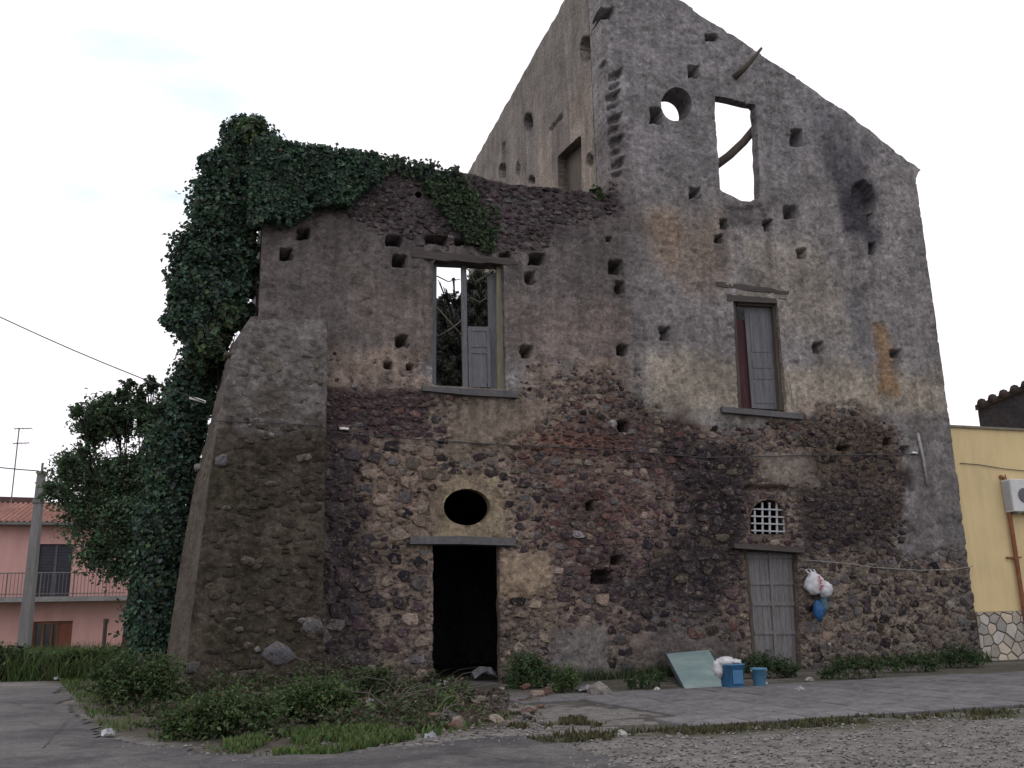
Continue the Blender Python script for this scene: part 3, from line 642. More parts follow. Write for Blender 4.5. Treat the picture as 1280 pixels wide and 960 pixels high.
# iron grille in arched light
gr = MB()
for x in (943.5, 953, 962, 971, 980): bar(gr, [(x-1.1, 628 if 945 < x < 978 else 638), (x+1.1, 628 if 945 < x < 978 else 638), (x+1.7, 667), (x-.5, 667)], .1, .13)
GR = gr.build('window_grille', M_IRON, RUIN)
for y in (636, 645, 654, 663): slab_px('grille_bar', M_IRON, GR, [(939, y-.9), (985, y+.6), (985, y+2.4), (939, y+.9)], .075, .1)
# down pipe stub and insulators on the front
mb = MB(); p0 = P(1147, 541, -.08); p1 = P(1159, 606, -.08); mb.tube([(p0[0], -.08, p0[1]), ((p0[0]+p1[0])/2+.02, -.09, (p0[1]+p1[1])/2), (p1[0], -.08, p1[1])], .04, 8); mb.build('drain_pipe', mat_flat('pale_pipe', (.27, .26, .25), 9, .3), RUIN, smooth=True)

# ------------------------------------------------------------------ buttress on the left corner of the wing
VB0, VB1 = -.35, -1.25            # how far its face stands out at top and at the foot
def bpt(px, py, k): v = VB0+(VB1-VB0)*k; u, z = P(px, py, v); return np.array([u, v, z])
def butt_grid(fn, ns, nt, name, parent, rel, colf):
    S, T = np.meshgrid(np.linspace(0, 1, ns), np.linspace(0, 1, nt), indexing='ij'); X = fn(S, T)
    gs = np.gradient(X, axis=0); gt = np.gradient(X, axis=1); nn = np.cross(gs, gt); nn /= np.linalg.norm(nn, axis=-1, keepdims=True)+1e-9
    ed_ = np.minimum(np.minimum(S, 1-S)*(ns-1)/2.5, np.minimum(T, 1-T)*(nt-1)/2.5); X = X+nn*(rel(X)*np.clip(ed_, 0, 1))[..., None]
    idx = np.arange(ns*nt).reshape(ns, nt); q = np.stack([idx[:-1, :-1], idx[1:, :-1], idx[1:, 1:], idx[:-1, 1:]], -1).reshape(-1, 4)
    V = X.reshape(-1, 3); c, m = colf(V); return V, q, c, m
inner = [(292, 428), (283, 480), (270, 545), (261, 605), (250, 690), (237, 790), (228, 890)]
outer = [(300, 412), (276, 478), (259, 545), (243, 605), (226, 700), (208, 820), (199, 890)]
right = [(405, 420), (405, 480), (405, 545), (405, 605), (406, 690), (407, 790), (408, 890)]
ks = [(y-420)/470 for x, y in inner]
I3 = np.array([bpt(x, y, k) for (x, y), k in zip(inner, ks)]); R3 = np.array([bpt(x, y, k) for (x, y), k in zip(right, ks)])
O3 = np.array([(lambda q: (q[0], .9, q[1]))(P(x, y, .9)) for x, y in outer])
O3[0] = (I3[0][0]+.05, .1, I3[0][2]+.35)
ur = R3[:, 0].mean(); R3[:, 0] = ur
def lerp(A, T): f = T*(len(A)-1); i = np.clip(f.astype(int), 0, len(A)-2); w = (f-i)[..., None]; return A[i]*(1-w)+A[i+1]*w
CAPL = np.array([*P(314, 394)]); CAPR = np.array([*P(404, 392)])
def f_front(S, T): return lerp(I3, T)*(1-S[..., None])+lerp(R3, T)*S[..., None]
def f_left(S, T): return lerp(O3, T)*(1-S[..., None])+lerp(I3, T)*S[..., None]
def f_right(S, T):
    A = lerp(R3, T); B = A.copy(); B[..., 1] = .1; return A*(1-S[..., None])+B*S[..., None]
def f_cap(S, T):
    A = np.array([CAPL[0], .08, CAPL[1]])*(1-S[..., None])+np.array([ur, .08, CAPR[1]])*S[..., None]
    B = I3[0]*(1-S[..., None])+R3[0]*S[..., None]; return A*(1-T[..., None])+B*T[..., None]
def b_rel(X):
    u = X[..., 0]+X[..., 1]; z = X[..., 2]; f1, f2 = worley(u*3.2+fbm(u*2, z*2, 2, 3), z*4.4, 7); st = np.clip((f2-f1)*2, 0, 1)
    return -(.045*st+.06*(fbm(u*2.5, z*2.5, 4, 16)-.5))
def b_col(V):
    u, z = V[:, 0]+V[:, 1]*.5, V[:, 2]; n = fbm(u*1.4, z*1.4, 5, 91)-.5
    c = np.empty((len(V), 3)); c[:] = (.15, .14, .132)
    zl = P(330, 530)[1]; w = sstep(.5, -.5, z-zl+n*1.8)[:, None]; c = c*(1-w)+np.array((.06, .05, .038))*w
    w = sstep(.05, .2, fbm(u*.9, z*.9, 4, 95)-.5)[:, None]*.6*w; c = c*(1-w)+np.array((.042, .04, .025))*w
    w = sstep(.56, .66, fbm(u*2.1, z*1.2, 4, 97))[:, None]*.6; c = c*(1-w)+np.array((.09, .077, .06))*w
    return c*(.55+.9*fbm(u*6, z*7, 4, 99))[:, None]*(.75+.5*vnoise(u*13, z*15, 98))[:, None], np.full(len(V), .28)
def b_col_left(V):
    c, m = b_col(V); return c*.4+np.array((.12, .105, .088))*.6, m*.3
pv = []; pq = []; pc = []; pm = []; b0 = 0
for fn, ns, nt, cf in ((f_front, 60, 150, b_col), (f_left, 24, 120, b_col_left), (f_right, 20, 120, b_col), (f_cap, 60, 14, b_col)):
    V, q, c, m = butt_grid(fn, ns, nt, '', None, b_rel, cf); pv.append(V); pq.append(q+b0); pc.append(c); pm.append(m); b0 += len(V)
BUT = link('buttress', mesh_np('buttress', np.concatenate(pv), [np.concatenate(pq)], np.concatenate(pc), {'Msk': np.concatenate(pm)}, True, [M_WALL]), RUIN)
BUT['label'] = 'sloping stone buttress, grey above and mossy brown below'
def bface(px, py):                # depth of the buttress face under a pixel
    v = VB0
    for _ in range(8): u, z = P(px, py, v); zt, zb = I3[0][2], I3[-1][2]; v = VB0+(VB1-VB0)*np.clip((zt-z)/(zt-zb), 0, 1)
    return u, v, z
rb = random.Random(77)
for (x, y, w, h, c) in [(347, 818, 46, 30, (.115, .115, .125)), (390, 783, 30, 22, (.10, .10, .105)), (378, 776, 14, 8, (.19, .185, .185)), (276, 576, 22, 22, (.14, .135, .14)), (247, 584, 10, 9, (.2, .2, .2)), (240, 835, 26, 20, (.10, .095, .09)), (240, 862, 28, 20, (.12, .12, .11)), (262, 815, 20, 9, (.06, .055, .05)), (300, 846, 26, 16, (.09, .08, .07)), (365, 850, 30, 18, (.08, .075, .07)), (330, 862, 30, 18, (.10, .09, .08)), (395, 840, 22, 18, (.07, .065, .06)), (288, 880, 30, 18, (.08, .08, .07)), (322, 812, 9, 9, (.22, .21, .2))]+\
        [(rb.uniform(275, 400), rb.uniform(435, 860), rb.uniform(10, 22), rb.uniform(6, 12), rb.choice([(.10, .09, .075), (.08, .07, .055), (.12, .105, .085), (.07, .062, .05)])) for _ in range(30)]:
    u, v, z = bface(x, y); s = 1/ (1150/20.0)
    if x > 385: x -= w*.3
    o = link('stone', RMESH[rb.randrange(6)], BUT); o.location = (u, v+(.04 if w < 22.5 and len(str(w)) > 5 else .03), z); o.scale = (w*s*.5, .09+w*s*.12, h*s*.5); o.rotation_euler = (-.1, rb.uniform(-.2, .2), 0); o.color = (*c, 1)
    if y < 530: o.color = tuple(q*1.5 for q in c)+(1,)
    if x < inner[-1][0]+8: o.location.y += .15
bl = []
for _ in range(300):
    x, y = rb.uniform(262, 402), rb.uniform(430, 880)
    if x < 292-(y-428)*.14+6: continue
    u, v, z = bface(x, y); g_ = rb.uniform(.06, .17); k = rb.uniform(.75, 1.25); top_ = y < 530+rb.uniform(-20, 20)
    c = rb.choice([(.15, .142, .136), (.11, .105, .10), (.2, .19, .18)] if top_ else [(.055, .046, .036), (.04, .034, .028), (.072, .06, .046), (.05, .045, .036), (.055, .045, .036)])
    bl.append((u, v, z, g_, g_/rb.uniform(1.2, 2.0), tuple(q*k for q in c), rb.randrange(14), rb.uniform(-.2, .2)))
Vs = []; Qs = []; Ts = []; Cs = []; b0 = 0
for (u, v, z, a, b, c, sh, ro) in bl:
    w_, q_, t_ = SHAPES[sh]; X = w_[:, 0]*a; Zz = w_[:, 2]*b; Vs.append(np.stack([u+X, v+.012+w_[:, 1]*.06, z+Zz], 1)); Qs.append(q_+b0); Ts.append(t_+b0); Cs.append(np.tile(c, (len(w_), 1))); b0 += len(w_)
link('small_rubble', mesh_np('small_rubble', np.concatenate(Vs), [np.concatenate(Qs), np.concatenate(Ts)], np.concatenate(Cs), None, True, [M_STONEB]), BUT, kind='stuff')
# second buttress farther back on the wing's end
mb = MB(); a0 = P(166, 715, 6); a1 = P(150, 835, 6)
mb.prism([(a0[0], 5.2, a0[1]), (UL, 5.2, a0[1]+2.2), (UL, 5.2, -.3), (a1[0], 5.2, -.3)], [(a0[0], 6.8, a0[1]), (UL, 6.8, a0[1]+2.2), (UL, 6.8, -.3), (a1[0], 6.8, -.3)])
mb.build('rear_buttress', mat_flat('brown_masonry', (.12, .085, .07), 6, .4, .8, .95, .04), RUIN)

# ------------------------------------------------------------------ loose timbers
def local_tube(name, mat, pts, r, r1, label, cat, n=7):
    mb = MB(); base = L(*pts[0]); mb.tube([np.array(L(*p))-base for p in pts], r, n, r1); o = mb.build(name, mat, None, base, smooth=True); return tag(o, label, cat)
def lp(px, py, v): u, z = P(px, py, v); return (u, v, z)
local_tube('roof_beam', M_WOODB, [lp(893, 208, .55), lp(912, 194, .5), lp(930, 177, .45), lp(952, 150, .4)], .13, .12, 'fallen dark roof beam leaning across the empty square window near the roofline', 'beam')
local_tube('dead_branch', M_WOODB, [lp(918, 97, -.06), lp(932, 84, -.3), lp(944, 70, -.42), lp(952, 60, -.5)], .1, .04, 'bare dark stick jutting out over the sloping roofline', 'branch')

# ================================================================== FOLIAGE
def leaf_mesh(name, pos, nrm, size, cols, parent=None, loc=(0, 0, 0), kind=None, asp=.75):
    n = len(pos); t = rng.normal(size=(n, 3)); t -= nrm*(t*nrm).sum(1, keepdims=True); t /= np.linalg.norm(t, axis=1, keepdims=True)+1e-9
    b = np.cross(nrm, t); s = size[:, None]
    base = pos-t*s*.5; tip = pos+t*s*.5-nrm*s*.12; l = pos+b*s*asp*.5+nrm*s*.12; r_ = pos-b*s*asp*.5+nrm*s*.12
    V = np.stack([base, l, tip, r_], 1).reshape(-1, 3); i = np.arange(n)[:, None]*4
    f = np.concatenate([i+np.array([[0, 1, 2]]), i+np.array([[0, 2, 3]])])
    me = mesh_np(name, V, [f], np.repeat(cols, 4, 0), None, False, [M_LEAF]); return link(name, me, parent, loc, kind=kind)
def blob_leaves(blobs, n, size, col, shell=.55, light=.35, squash=None, seed=0):
    """blobs (x,y,z,r[,ry]); leaves spread in lumps near each blob's shell"""
    g = np.random.default_rng(seed); B = np.array([b[:4] for b in blobs]); w = B[:, 3]**2; k = g.choice(len(B), n, p=w/w.sum())
    d = g.normal(size=(n, 3)); d /= np.linalg.norm(d, axis=1, keepdims=True); rr = (shell+(1-shell)*g.random(n)**.7)
    lump = 1+.22*(vnoise(d[:, 0]*3+k*1.7, d[:, 2]*3+d[:, 1]*2.3, 5)-.5)*2
    off = d*(rr*lump*B[k, 3])[:, None]
    if squash is not None: off = off*np.asarray(squash)
    pos = B[k, :3]+off
    nr = d+.55*g.normal(size=(n, 3))+np.array([0, 0, .35]); nr /= np.linalg.norm(nr, axis=1, keepdims=True)
    tint = g.random((len(B), 1))*.5+.75
    c = np.array(col)*tint[k]*(1-light+2*light*g.random((n, 1)))*(np.array([1, 1, 1])+.12*g.normal(size=(n, 3)))
    return pos, nr, size*(.45+1.1*g.random(n)**1.3), np.clip(np.where(g.random((n, 1)) < .05, c*np.array([1.6, 1.3, .85]), c), .004, .5)
def spray_leaves(blobs, nst, per, size, col, seed, up=.35, lmin=.5, lmax=1.35, jit=.16, light=.4):
    g = np.random.default_rng(seed); B = np.array([b[:4] for b in blobs]); w = B[:, 3]**2; k = g.choice(len(B), nst, p=w/w.sum())
    d = g.normal(size=(nst, 3))+np.array([0, 0, up]); d /= np.linalg.norm(d, axis=1, keepdims=True); l = B[k, 3]*g.uniform(lmin, lmax, nst)
    kk = np.repeat(np.arange(nst), per); t = g.random(len(kk))**.7; t = .2+.8*t
    pos = B[k[kk], :3]+d[kk]*(l[kk]*t)[:, None]-np.array([0, 0, 1])*(.12*l[kk]*t*t)[:, None]+g.normal(size=(len(kk), 3))*(jit*l[kk]*.6)[:, None]
    nr = g.normal(size=(len(kk), 3))*.7+np.array([0, 0, .7])+d[kk]*.5; nr /= np.linalg.norm(nr, axis=1, keepdims=True)
    tint = .65+.7*g.random((nst, 1)); c = np.array(col)*tint[kk]*(1-light+2*light*g.random((len(kk), 1)))*(1+.12*g.normal(size=(len(kk), 3)))
    return pos, nr, size*(.6+.8*g.random(len(kk))), np.clip(c, .004, .5)
def cat2(a, b): return tuple(np.concatenate([x, y]) for x, y in zip(a, b))
def pxblobs(lst, vfun):
    out = []
    for (x, y, rp, *v) in lst:
        vv = v[0] if v else vfun(x, y); u, z = P(x, y, vv); X = L(u, vv, z); dist = np.linalg.norm(X-CAM); out.append((*X, rp*dist/F/1.02))
    return out

def face_leaves(polys, n, size, col, v0, v1, seed, thin=.5):
    g = np.random.default_rng(seed); pos = []
    for p in polys:
        p = np.asarray(p); a, b = p.min(0), p.max(0); m = n*3; U = g.uniform(a[0], b[0], m); Z = g.uniform(a[1], b[1], m)
        s = sdf_poly(U, Z, p)+(fbm(U*2.2, Z*2.2, 4, seed)-thin)*1.0; ok = s > 0; U, Z = U[ok][:n], Z[ok][:n]; pos.append(np.stack([U, g.uniform(v0, v1, len(U)), Z], 1))
    q = np.concatenate(pos); X = ORG+q[:, :1]*UD+q[:, 1:2]*VD+q[:, 2:]*ZD
    nr = -VD+.7*g.normal(size=X.shape)+np.array([0, 0, .3]); nr /= np.linalg.norm(nr, axis=1, keepdims=True)
    c = np.array(col)*(.55+.9*g.random((len(X), 1)))*(1+.12*g.normal(size=X.shape)); return X, nr, size*(.6+.8*g.random(len(X))), np.clip(c, .004, .5)
# ---- great ivy on the wing's left corner
IV = [(300, 175, 26), (328, 185, 26), (283, 203, 22), (305, 225, 40), (350, 212, 32), (388, 222, 30), (422, 220, 27), (455, 213, 12), (360, 232, 26), (400, 236, 22), (332, 246, 24),
      (275, 262, 38), (300, 275, 25), (253, 315, 36), (288, 318, 30), (235, 350, 26), (262, 372, 40), (292, 352, 20), (222, 396, 18), (245, 405, 28), (285, 385, 18), (258, 432, 26), (270, 415, 20), (245, 462, 28),
      (235, 495, 28), (228, 535, 30), (222, 580, 28), (215, 630, 32), (205, 680, 34), (198, 730, 32), (190, 780, 32), (185, 820, 28), (236, 560, 18), (228, 610, 18)]
def ivv(x, y): return -.05 if x > 330 else (.55 if y < 420 else 1.75)
ivy = empty('ivy', L(UL-.6, .6, 0), 0, 'huge dark ivy smothering the left end of the ruin from ground to wall top', 'ivy')
def setleaf(o, par): o.location = (0, 0, 0); return o
def leaves_on(par, name, arrs, asp=.75):
    pos, nr, sz, c = arrs; return leaf_mesh(name, pos-np.array(par.location), nr, sz, c, par, asp=asp)
IV += [(314, 335, 12, .9), (312, 362, 12, .9), (308, 388, 12, .9), (302, 405, 10, .9), (312, 310, 12, .9), (318, 258, 18), (306, 300, 16), (300, 330, 18), (298, 360, 16), (292, 390, 16), (270, 350, 26), (240, 385, 18), (262, 465, 22), (250, 500, 24), (243, 540, 18), (270, 235, 26), (262, 205, 14), (318, 160, 16), (300, 155, 12), (475, 214, 10), (440, 228, 18), (420, 245, 16), (385, 242, 16), (342, 254, 18), (248, 345, 24), (228, 370, 18), (205, 560, 26), (210, 595, 24), (195, 650, 28)]
pb = pxblobs([(q[0], q[1], q[2]*1.06, *q[3:]) for q in IV], ivv)
leaves_on(ivy, 'foliage', cat2(blob_leaves(pb, 80000, .105, (.06, .098, .07), .42, .5, (1, .8, 1), 1), spray_leaves(pb, 3200, 9, .105, (.068, .112, .08), 101, .1, .6, 1.3, .12)), .9)
lt = pxblobs([(285, 395, 22, .3), (265, 425, 22, .5), (250, 450, 16, .9), (315, 165, 16, .2)], ivv)
leaves_on(ivy, 'young_foliage', blob_leaves(lt, 2600, .15, (.068, .10, .056), .6, .4, None, 2), .9)
leaves_on(ivy, 'wall_foliage', face_leaves([PP([(314, 190), (380, 190), (455, 203), (470, 222), (430, 250), (385, 254), (355, 266), (326, 280), (312, 288)])], 14000, .11, (.06, .098, .07), -.5, -.08, 55, .30), .9)
mb = MB()
for i in range(7):
    pts = [np.array(L(UL-.8+.12*i, 1.4-.15*i, 0))]
    for k in range(1, 9): pts.append(pts[-1]+np.array([random.uniform(-.15, .2), random.uniform(-.15, .15), 1.25]))
    mb.tube([p-np.array(ivy.location) for p in pts], .07, 6, .02)
mb.build('stem', M_BARK, ivy, smooth=True)
# ---- ivy over the wing's wall top and hanging patch
iv2 = empty('ivy', L(*lp(560, 225, 0)), 0, 'thin green ivy trailing from the wing wall top down to the lintel of the barred window gap', 'ivy')
iv2['label'] = 'thin bright ivy trailing from the wing wall top towards the large unglazed window'
leaves_on(iv2, 'foliage', face_leaves([PP([(515, 214), (582, 216), (590, 240), (618, 262), (622, 308), (578, 312), (556, 272), (530, 245)])], 2300, .10, (.058, .086, .048), -.16, -.05, 5, .56), .9)
leaves_on(iv2, 'foliage', face_leaves([PP([(430, 190), (470, 200), (585, 213), (583, 222), (470, 212), (435, 215)])], 1800, .10, (.056, .084, .058), -.2, .3, 6, .4), .9)
mb = MB()
for i in range(4):
    pts = [lp(540+i*18, 218, -.07), lp(552+i*15, 250, -.09), lp(575+i*12, 280, -.08), lp(582+i*11, 308, -.08)]
    mb.tube([np.array(L(*p))-np.array(iv2.location) for p in pts], .02, 5, .01)
mb.build('stem', M_BARK, iv2)
tf = tag(leaf_mesh('wall_weed', *[a if i else a for i, a in enumerate(blob_leaves(pxblobs([(745, 241, 9, .1), (752, 246, 6, 0)], ivv), 260, .11, (.05, .075, .035), .3, .4, None, 9))]), 'small green weed on the wing wall top by the tower corner', 'weed')
# ---- tree left of the ruin
def make_tree(name, label, foot, blobs, nleaf, size, col, seed, trunk_r=.16, shell=.35, group=None, lobes=True):
    t = empty(name, foot, 0, label, 'tree', group); ft = np.array(foot)
    leaves_on(t, 'crown', spray_leaves(blobs, nleaf//14, 14, size, col, seed, .3, .35, 1.35, .13), .5)
    mb = MB(); top = np.mean([b[:3] for b in blobs], 0); mid = ft+(top-ft)*.45+np.array([.1, 0, 0])
    mb.tube([(0, 0, -.1), (mid-ft)*.5+np.array([.05, 0, 0]), mid-ft], trunk_r, 8, trunk_r*.7)
    g = random.Random(seed)
    for b in blobs:
        e = np.array(b[:3])-ft; m = (mid-ft)*.5+e*.5+np.array([g.uniform(-.2, .2), g.uniform(-.2, .2), -.15])
        mb.tube([mid-ft, m, e], trunk_r*.2, 5, .006)
        for _ in range(3):
            d = np.array([g.gauss(0, 1), g.gauss(0, 1), g.gauss(.3, 1)]); d /= np.linalg.norm(d); mb.tube([e*.7+m*.3, e+d*b[3]*.6, e+d*b[3]*1.02], .02, 4, .006)
    mb.build('trunk', M_BARK, t, smooth=True); return t
TB = [(125, 520, 26), (112, 540, 22), (150, 535, 20), (182, 520, 26), (205, 545, 30), (95, 592, 30), (75, 615, 18), (130, 600, 32), (165, 585, 28), (110, 640, 34), (155, 635, 40), (200, 610, 36), (125, 690, 26), (165, 685, 40), (205, 670, 36), (150, 715, 14), (195, 720, 26), (185, 765, 26)]
TW = [(160, 482, 11), (152, 495, 11), (190, 482, 12), (133, 503, 12), (170, 505, 12), (176, 492, 9), (105, 565, 12), (85, 580, 12), (66, 612, 12), (98, 515, 11), (215, 500, 20), (140, 520, 16), (195, 520, 20)]
tb = pxblobs(TB, lambda x, y: 3.2+.012*(200-x)); tw = pxblobs(TW, lambda x, y: 3.4)
make_tree('broadleaf_tree', 'bushy dark green tree overhanging the lane between the pink house and the ruin', L(*(lambda q: (q[0], 3.4, 0))(P(195, 830, 3.4))), tb+tw, 62000, .11, (.084, .13, .072), 21, .16, .3)
# ---- tree inside the wing, seen through its window
ti = [(548, 378, 12, 4.2), (560, 375, 12, 4.2), (572, 380, 14, 4.2), (586, 360, 16, 4.4), (600, 345, 16, 4.4), (618, 350, 16, 4.4), (552, 410, 16, 4.4), (572, 410, 16, 4.4), (590, 400, 18, 4.4), (612, 400, 18, 4.4), (552, 440, 18, 4.4), (575, 440, 18, 4.4), (600, 440, 18, 4.4), (555, 470, 18, 4.4), (580, 475, 18, 4.4), (610, 475, 18, 4.4), (618, 430, 14, 4.4), (552, 395, 16, 3.0), (560, 430, 18, 3.2), (575, 455, 18, 3.0), (545, 460, 16, 2.7), (595, 380, 18, 3.4), (605, 350, 16, 3.2), (598, 420, 16, 3.2), (612, 400, 14, 3.4), (560, 480, 16, 2.6), (610, 450, 16, 3), (590, 490, 14, 2.6), (550, 352, 4, 2.8), (566, 350, 5, 3.0), (556, 362, 4, 3), (568, 366, 6, 3), (625, 370, 14, 3.2)]
make_tree('tree', 'dark self-sown tree growing inside the roofless wing behind its window', L(*(lambda q: (q[0], 3.2, 5.96))(P(590, 470, 3.2))), pxblobs(ti, None), 13000, .10, (.075, .09, .07), 22, .09, .3)
mb = MB(); v0 = np.array(L(*lp(578, 331, .12)))
for pts in ([(578, 331), (588, 340), (593, 352), (604, 347), (620, 331)], [(546, 345), (560, 352), (575, 349)], [(546, 384), (562, 402), (578, 420)], [(548, 420), (565, 410), (578, 400)], [(588, 372), (600, 378), (608, 372)]):
    mb.tube([np.array(L(*lp(x, y, .14)))-v0 for x, y in pts], .018, 5, .012)
tag(mb.build('dry_vine', M_TWIG, None, v0, smooth=True), 'bare twisted vine stems hanging in the large window gap of the wing', 'vine')

# ================================================================== GROUND
def G(px, py): return ground_pt(px, py)[:2]
def GP(l): return np.array([G(a, b) for a, b in l])
VERGE = GP([(78, 856), (60, 850), (150, 832), (215, 842), (300, 862), (420, 858), (520, 856), (540, 862), (600, 875), (640, 885), (640, 905), (560, 918), (480, 932), (400, 938), (290, 945), (200, 925), (130, 915), (95, 880)])
ROADP = GP([(0, 858), (74, 857), (92, 880), (128, 918), (280, 946), (480, 936), (640, 918), (700, 922), (760, 945), (900, 1000), (900, 1150), (-500, 1150), (-500, 858)])
LINE = GP([(700, 918), (960, 903), (1280, 876)]); 
pav_v1 = toL([*G(800, 866), 0])[1]; pav_v0 = toL([*G(960, 905), 0])[1]; pav_u0 = toL([*G(690, 900), 0])[0]
print('pavement v', pav_v0, pav_v1, pav_u0)
def ground_h(x, y):
    x = np.asarray(x, float); y = np.asarray(y, float); q0 = x-ORG[0]; q1 = y-ORG[1]; u = q0*UD[0]+q1*UD[1]; v = q0*VD[0]+q1*VD[1]
    s = sdf_poly(x, y, VERGE)
    mound = .42*sstep(0, 1.6, s)*sstep(-4.2, -.5, v)*sstep(1.5, -1, u)*sstep(-7.5, -5, u)
    h = mound+.14*sstep(0, .9, s)*(fbm(x*1.3, y*1.3, 4, 3)-.25)+.03*(fbm(x*.6, y*.6, 3, 4)-.5)*sstep(60, 30, np.hypot(x, y))
    h = h+.012*(fbm(x*5, y*5, 3, 8)-.5)
    return h*sstep(.2, -.1, v)*1.0
def axis(a, b, st, far): 
    m = np.arange(a, b+st, st); o = []; s = st
    e = b
    while e < far: s *= 1.35; e += s; o.append(e)
    l = []; s = st; e = a
    while e > -far: s *= 1.35; e -= s; l.append(e)
    return np.concatenate([l[::-1], m, o])
gx = axis(-14, 22, .11, 3000); gy = axis(6, 27, .11, 3000); X, Y = np.meshgrid(gx, gy, indexing='ij'); Zg = ground_h(X.ravel(), Y.ravel())
def ground_col(x, y):
    c = np.empty((len(x), 3)); c[:] = (.145, .137, .13); n = fbm(x*.9, y*.9, 5, 33)-.5
    q0 = x-ORG[0]; q1 = y-ORG[1]; u = q0*UD[0]+q1*UD[1]; v = q0*VD[0]+q1*VD[1]
    w = sstep(-.5, .5, sdf_poly(x, y, VERGE)+n*1.6)[:, None]; c = c*(1-w)+np.array((.058, .05, .038))*w
    w = (sstep(-1.3, -.5, v-pav_v0+n*1.5)*sstep(.6, -.1, v-pav_v0)*sstep(-1.5, .5, u))[:, None]; c = c*(1-w)+np.array((.07, .068, .042))*w
    w = (sstep(-.9, -.1, v-pav_v1+.9+n)*sstep(-2, 0, u))[:, None]; c = c*(1-w)+np.array((.08, .075, .06))*w
    far = sstep(28, 40, np.hypot(x, y))[:, None]; c = c*(1-far)+np.array((.07, .085, .045))*far
    w = sstep(.54, .64, fbm(x*.5, y*1.4, 4, 41))[:, None]*.5*sstep(.3, -.3, sdf_poly(x, y, VERGE))[:, None]; c = c*(1-w)+np.array((.165, .16, .155))*w
    return c*(.75+.5*fbm(x*3, y*3, 4, 43))[:, None]
M_GROUND = mat_obj('gravel_earth', 'Col', 26, .45, .9, .95, .03)
idx = np.arange(X.size).reshape(X.shape); q = np.stack([idx[:-1, :-1], idx[1:, :-1], idx[1:, 1:], idx[:-1, 1:]], -1).reshape(-1, 4)
link('ground', mesh_np('ground', np.stack([X.ravel(), Y.ravel(), Zg], 1), [q], ground_col(X.ravel(), Y.ravel()), None, True, [M_GROUND]), kind='structure')
# lane / forecourt asphalt as a sheet over the ground
rx = np.arange(-24, 8, .16); ry = np.arange(5, 27, .16); X2, Y2 = np.meshgrid(rx, ry, indexing='ij')
s = sdf_poly(X2.ravel(), Y2.ravel(), ROADP)+(fbm(X2.ravel()*1.2, Y2.ravel()*1.2, 4, 47)-.5)*.7
ok = (s > 0).reshape(X2.shape); idx = np.arange(X2.size).reshape(X2.shape); q = np.stack([idx[:-1, :-1], idx[1:, :-1], idx[1:, 1:], idx[:-1, 1:]], -1).reshape(-1, 4); q = q[ok.ravel()[q].all(1)]
gr_ = N('old_asphalt'); vec = gr_.coord(); a1 = gr_.noise(vec, .7, 6, .6); a2 = gr_.noise(vec, 34, 5, .8); a3 = gr_.noise(vec, 9, 6, .75)
a4 = gr_.noise(vec, 1.9, 8, .75); a1 = gr_.math('ADD', gr_.math('MULTIPLY', a1, .55), gr_.math('MULTIPLY', a4, .45)); cc = gr_.mix(gr_.rng(a1, .42, .58, 0, 1), (.056, .055, .058), (.118, .114, .112)); ff = gr_.math('MULTIPLY', gr_.rng(a2, .3, .7, .45, 1.55), gr_.rng(a3, .3, .7, .7, 1.3)); gr_.col(gr_.mul(cc, ff)); gr_.bump(a2, .9, .02); gr_.b.inputs['Roughness'].default_value = .8
link('road', mesh_np('road', np.stack([X2.ravel(), Y2.ravel(), ground_h(X2.ravel(), Y2.ravel())+.012+.02*np.clip(s, 0, 1)], 1), [q], None, None, True, [gr_.m]), kind='structure')
cr = MB(); rk = random.Random(41)
for (px, py, n_, dx_, dy_) in [(20, 905, 10, 22, 2), (60, 935, 12, 26, 1.5), (180, 950, 10, 24, .4), (10, 880, 8, 12, 3), (330, 955, 9, 30, -.6), (90, 900, 7, -8, 6), (700, 935, 9, 22, 1.2), (860, 925, 10, 24, -1.0), (560, 945, 8, 20, 1)]:
    pp = []
    for i in range(n_): pp.append(G(px, py)); px += dx_*rk.uniform(.4, 1.3); py += dy_+rk.uniform(-2.5, 2.5)
    for i in range(n_-1):
        a, b = pp[i], pp[i+1]; d = b-a; nn = np.array([-d[1], d[0]])/(np.linalg.norm(d)+1e-9)*rk.uniform(.004, .009); za = float(ground_h([a[0]], [a[1]])[0])+.042; zb = float(ground_h([b[0]], [b[1]])[0])+.042
        cr.add([(*(a-nn), za), (*(b-nn*.8), zb), (*(b+nn*.8), zb), (*(a+nn), za)], [(0, 1, 2, 3)])
cr.build('road_cracks', mat_flat('tar_crack', (.045, .044, .043), 20, .2), None, kind='structure')
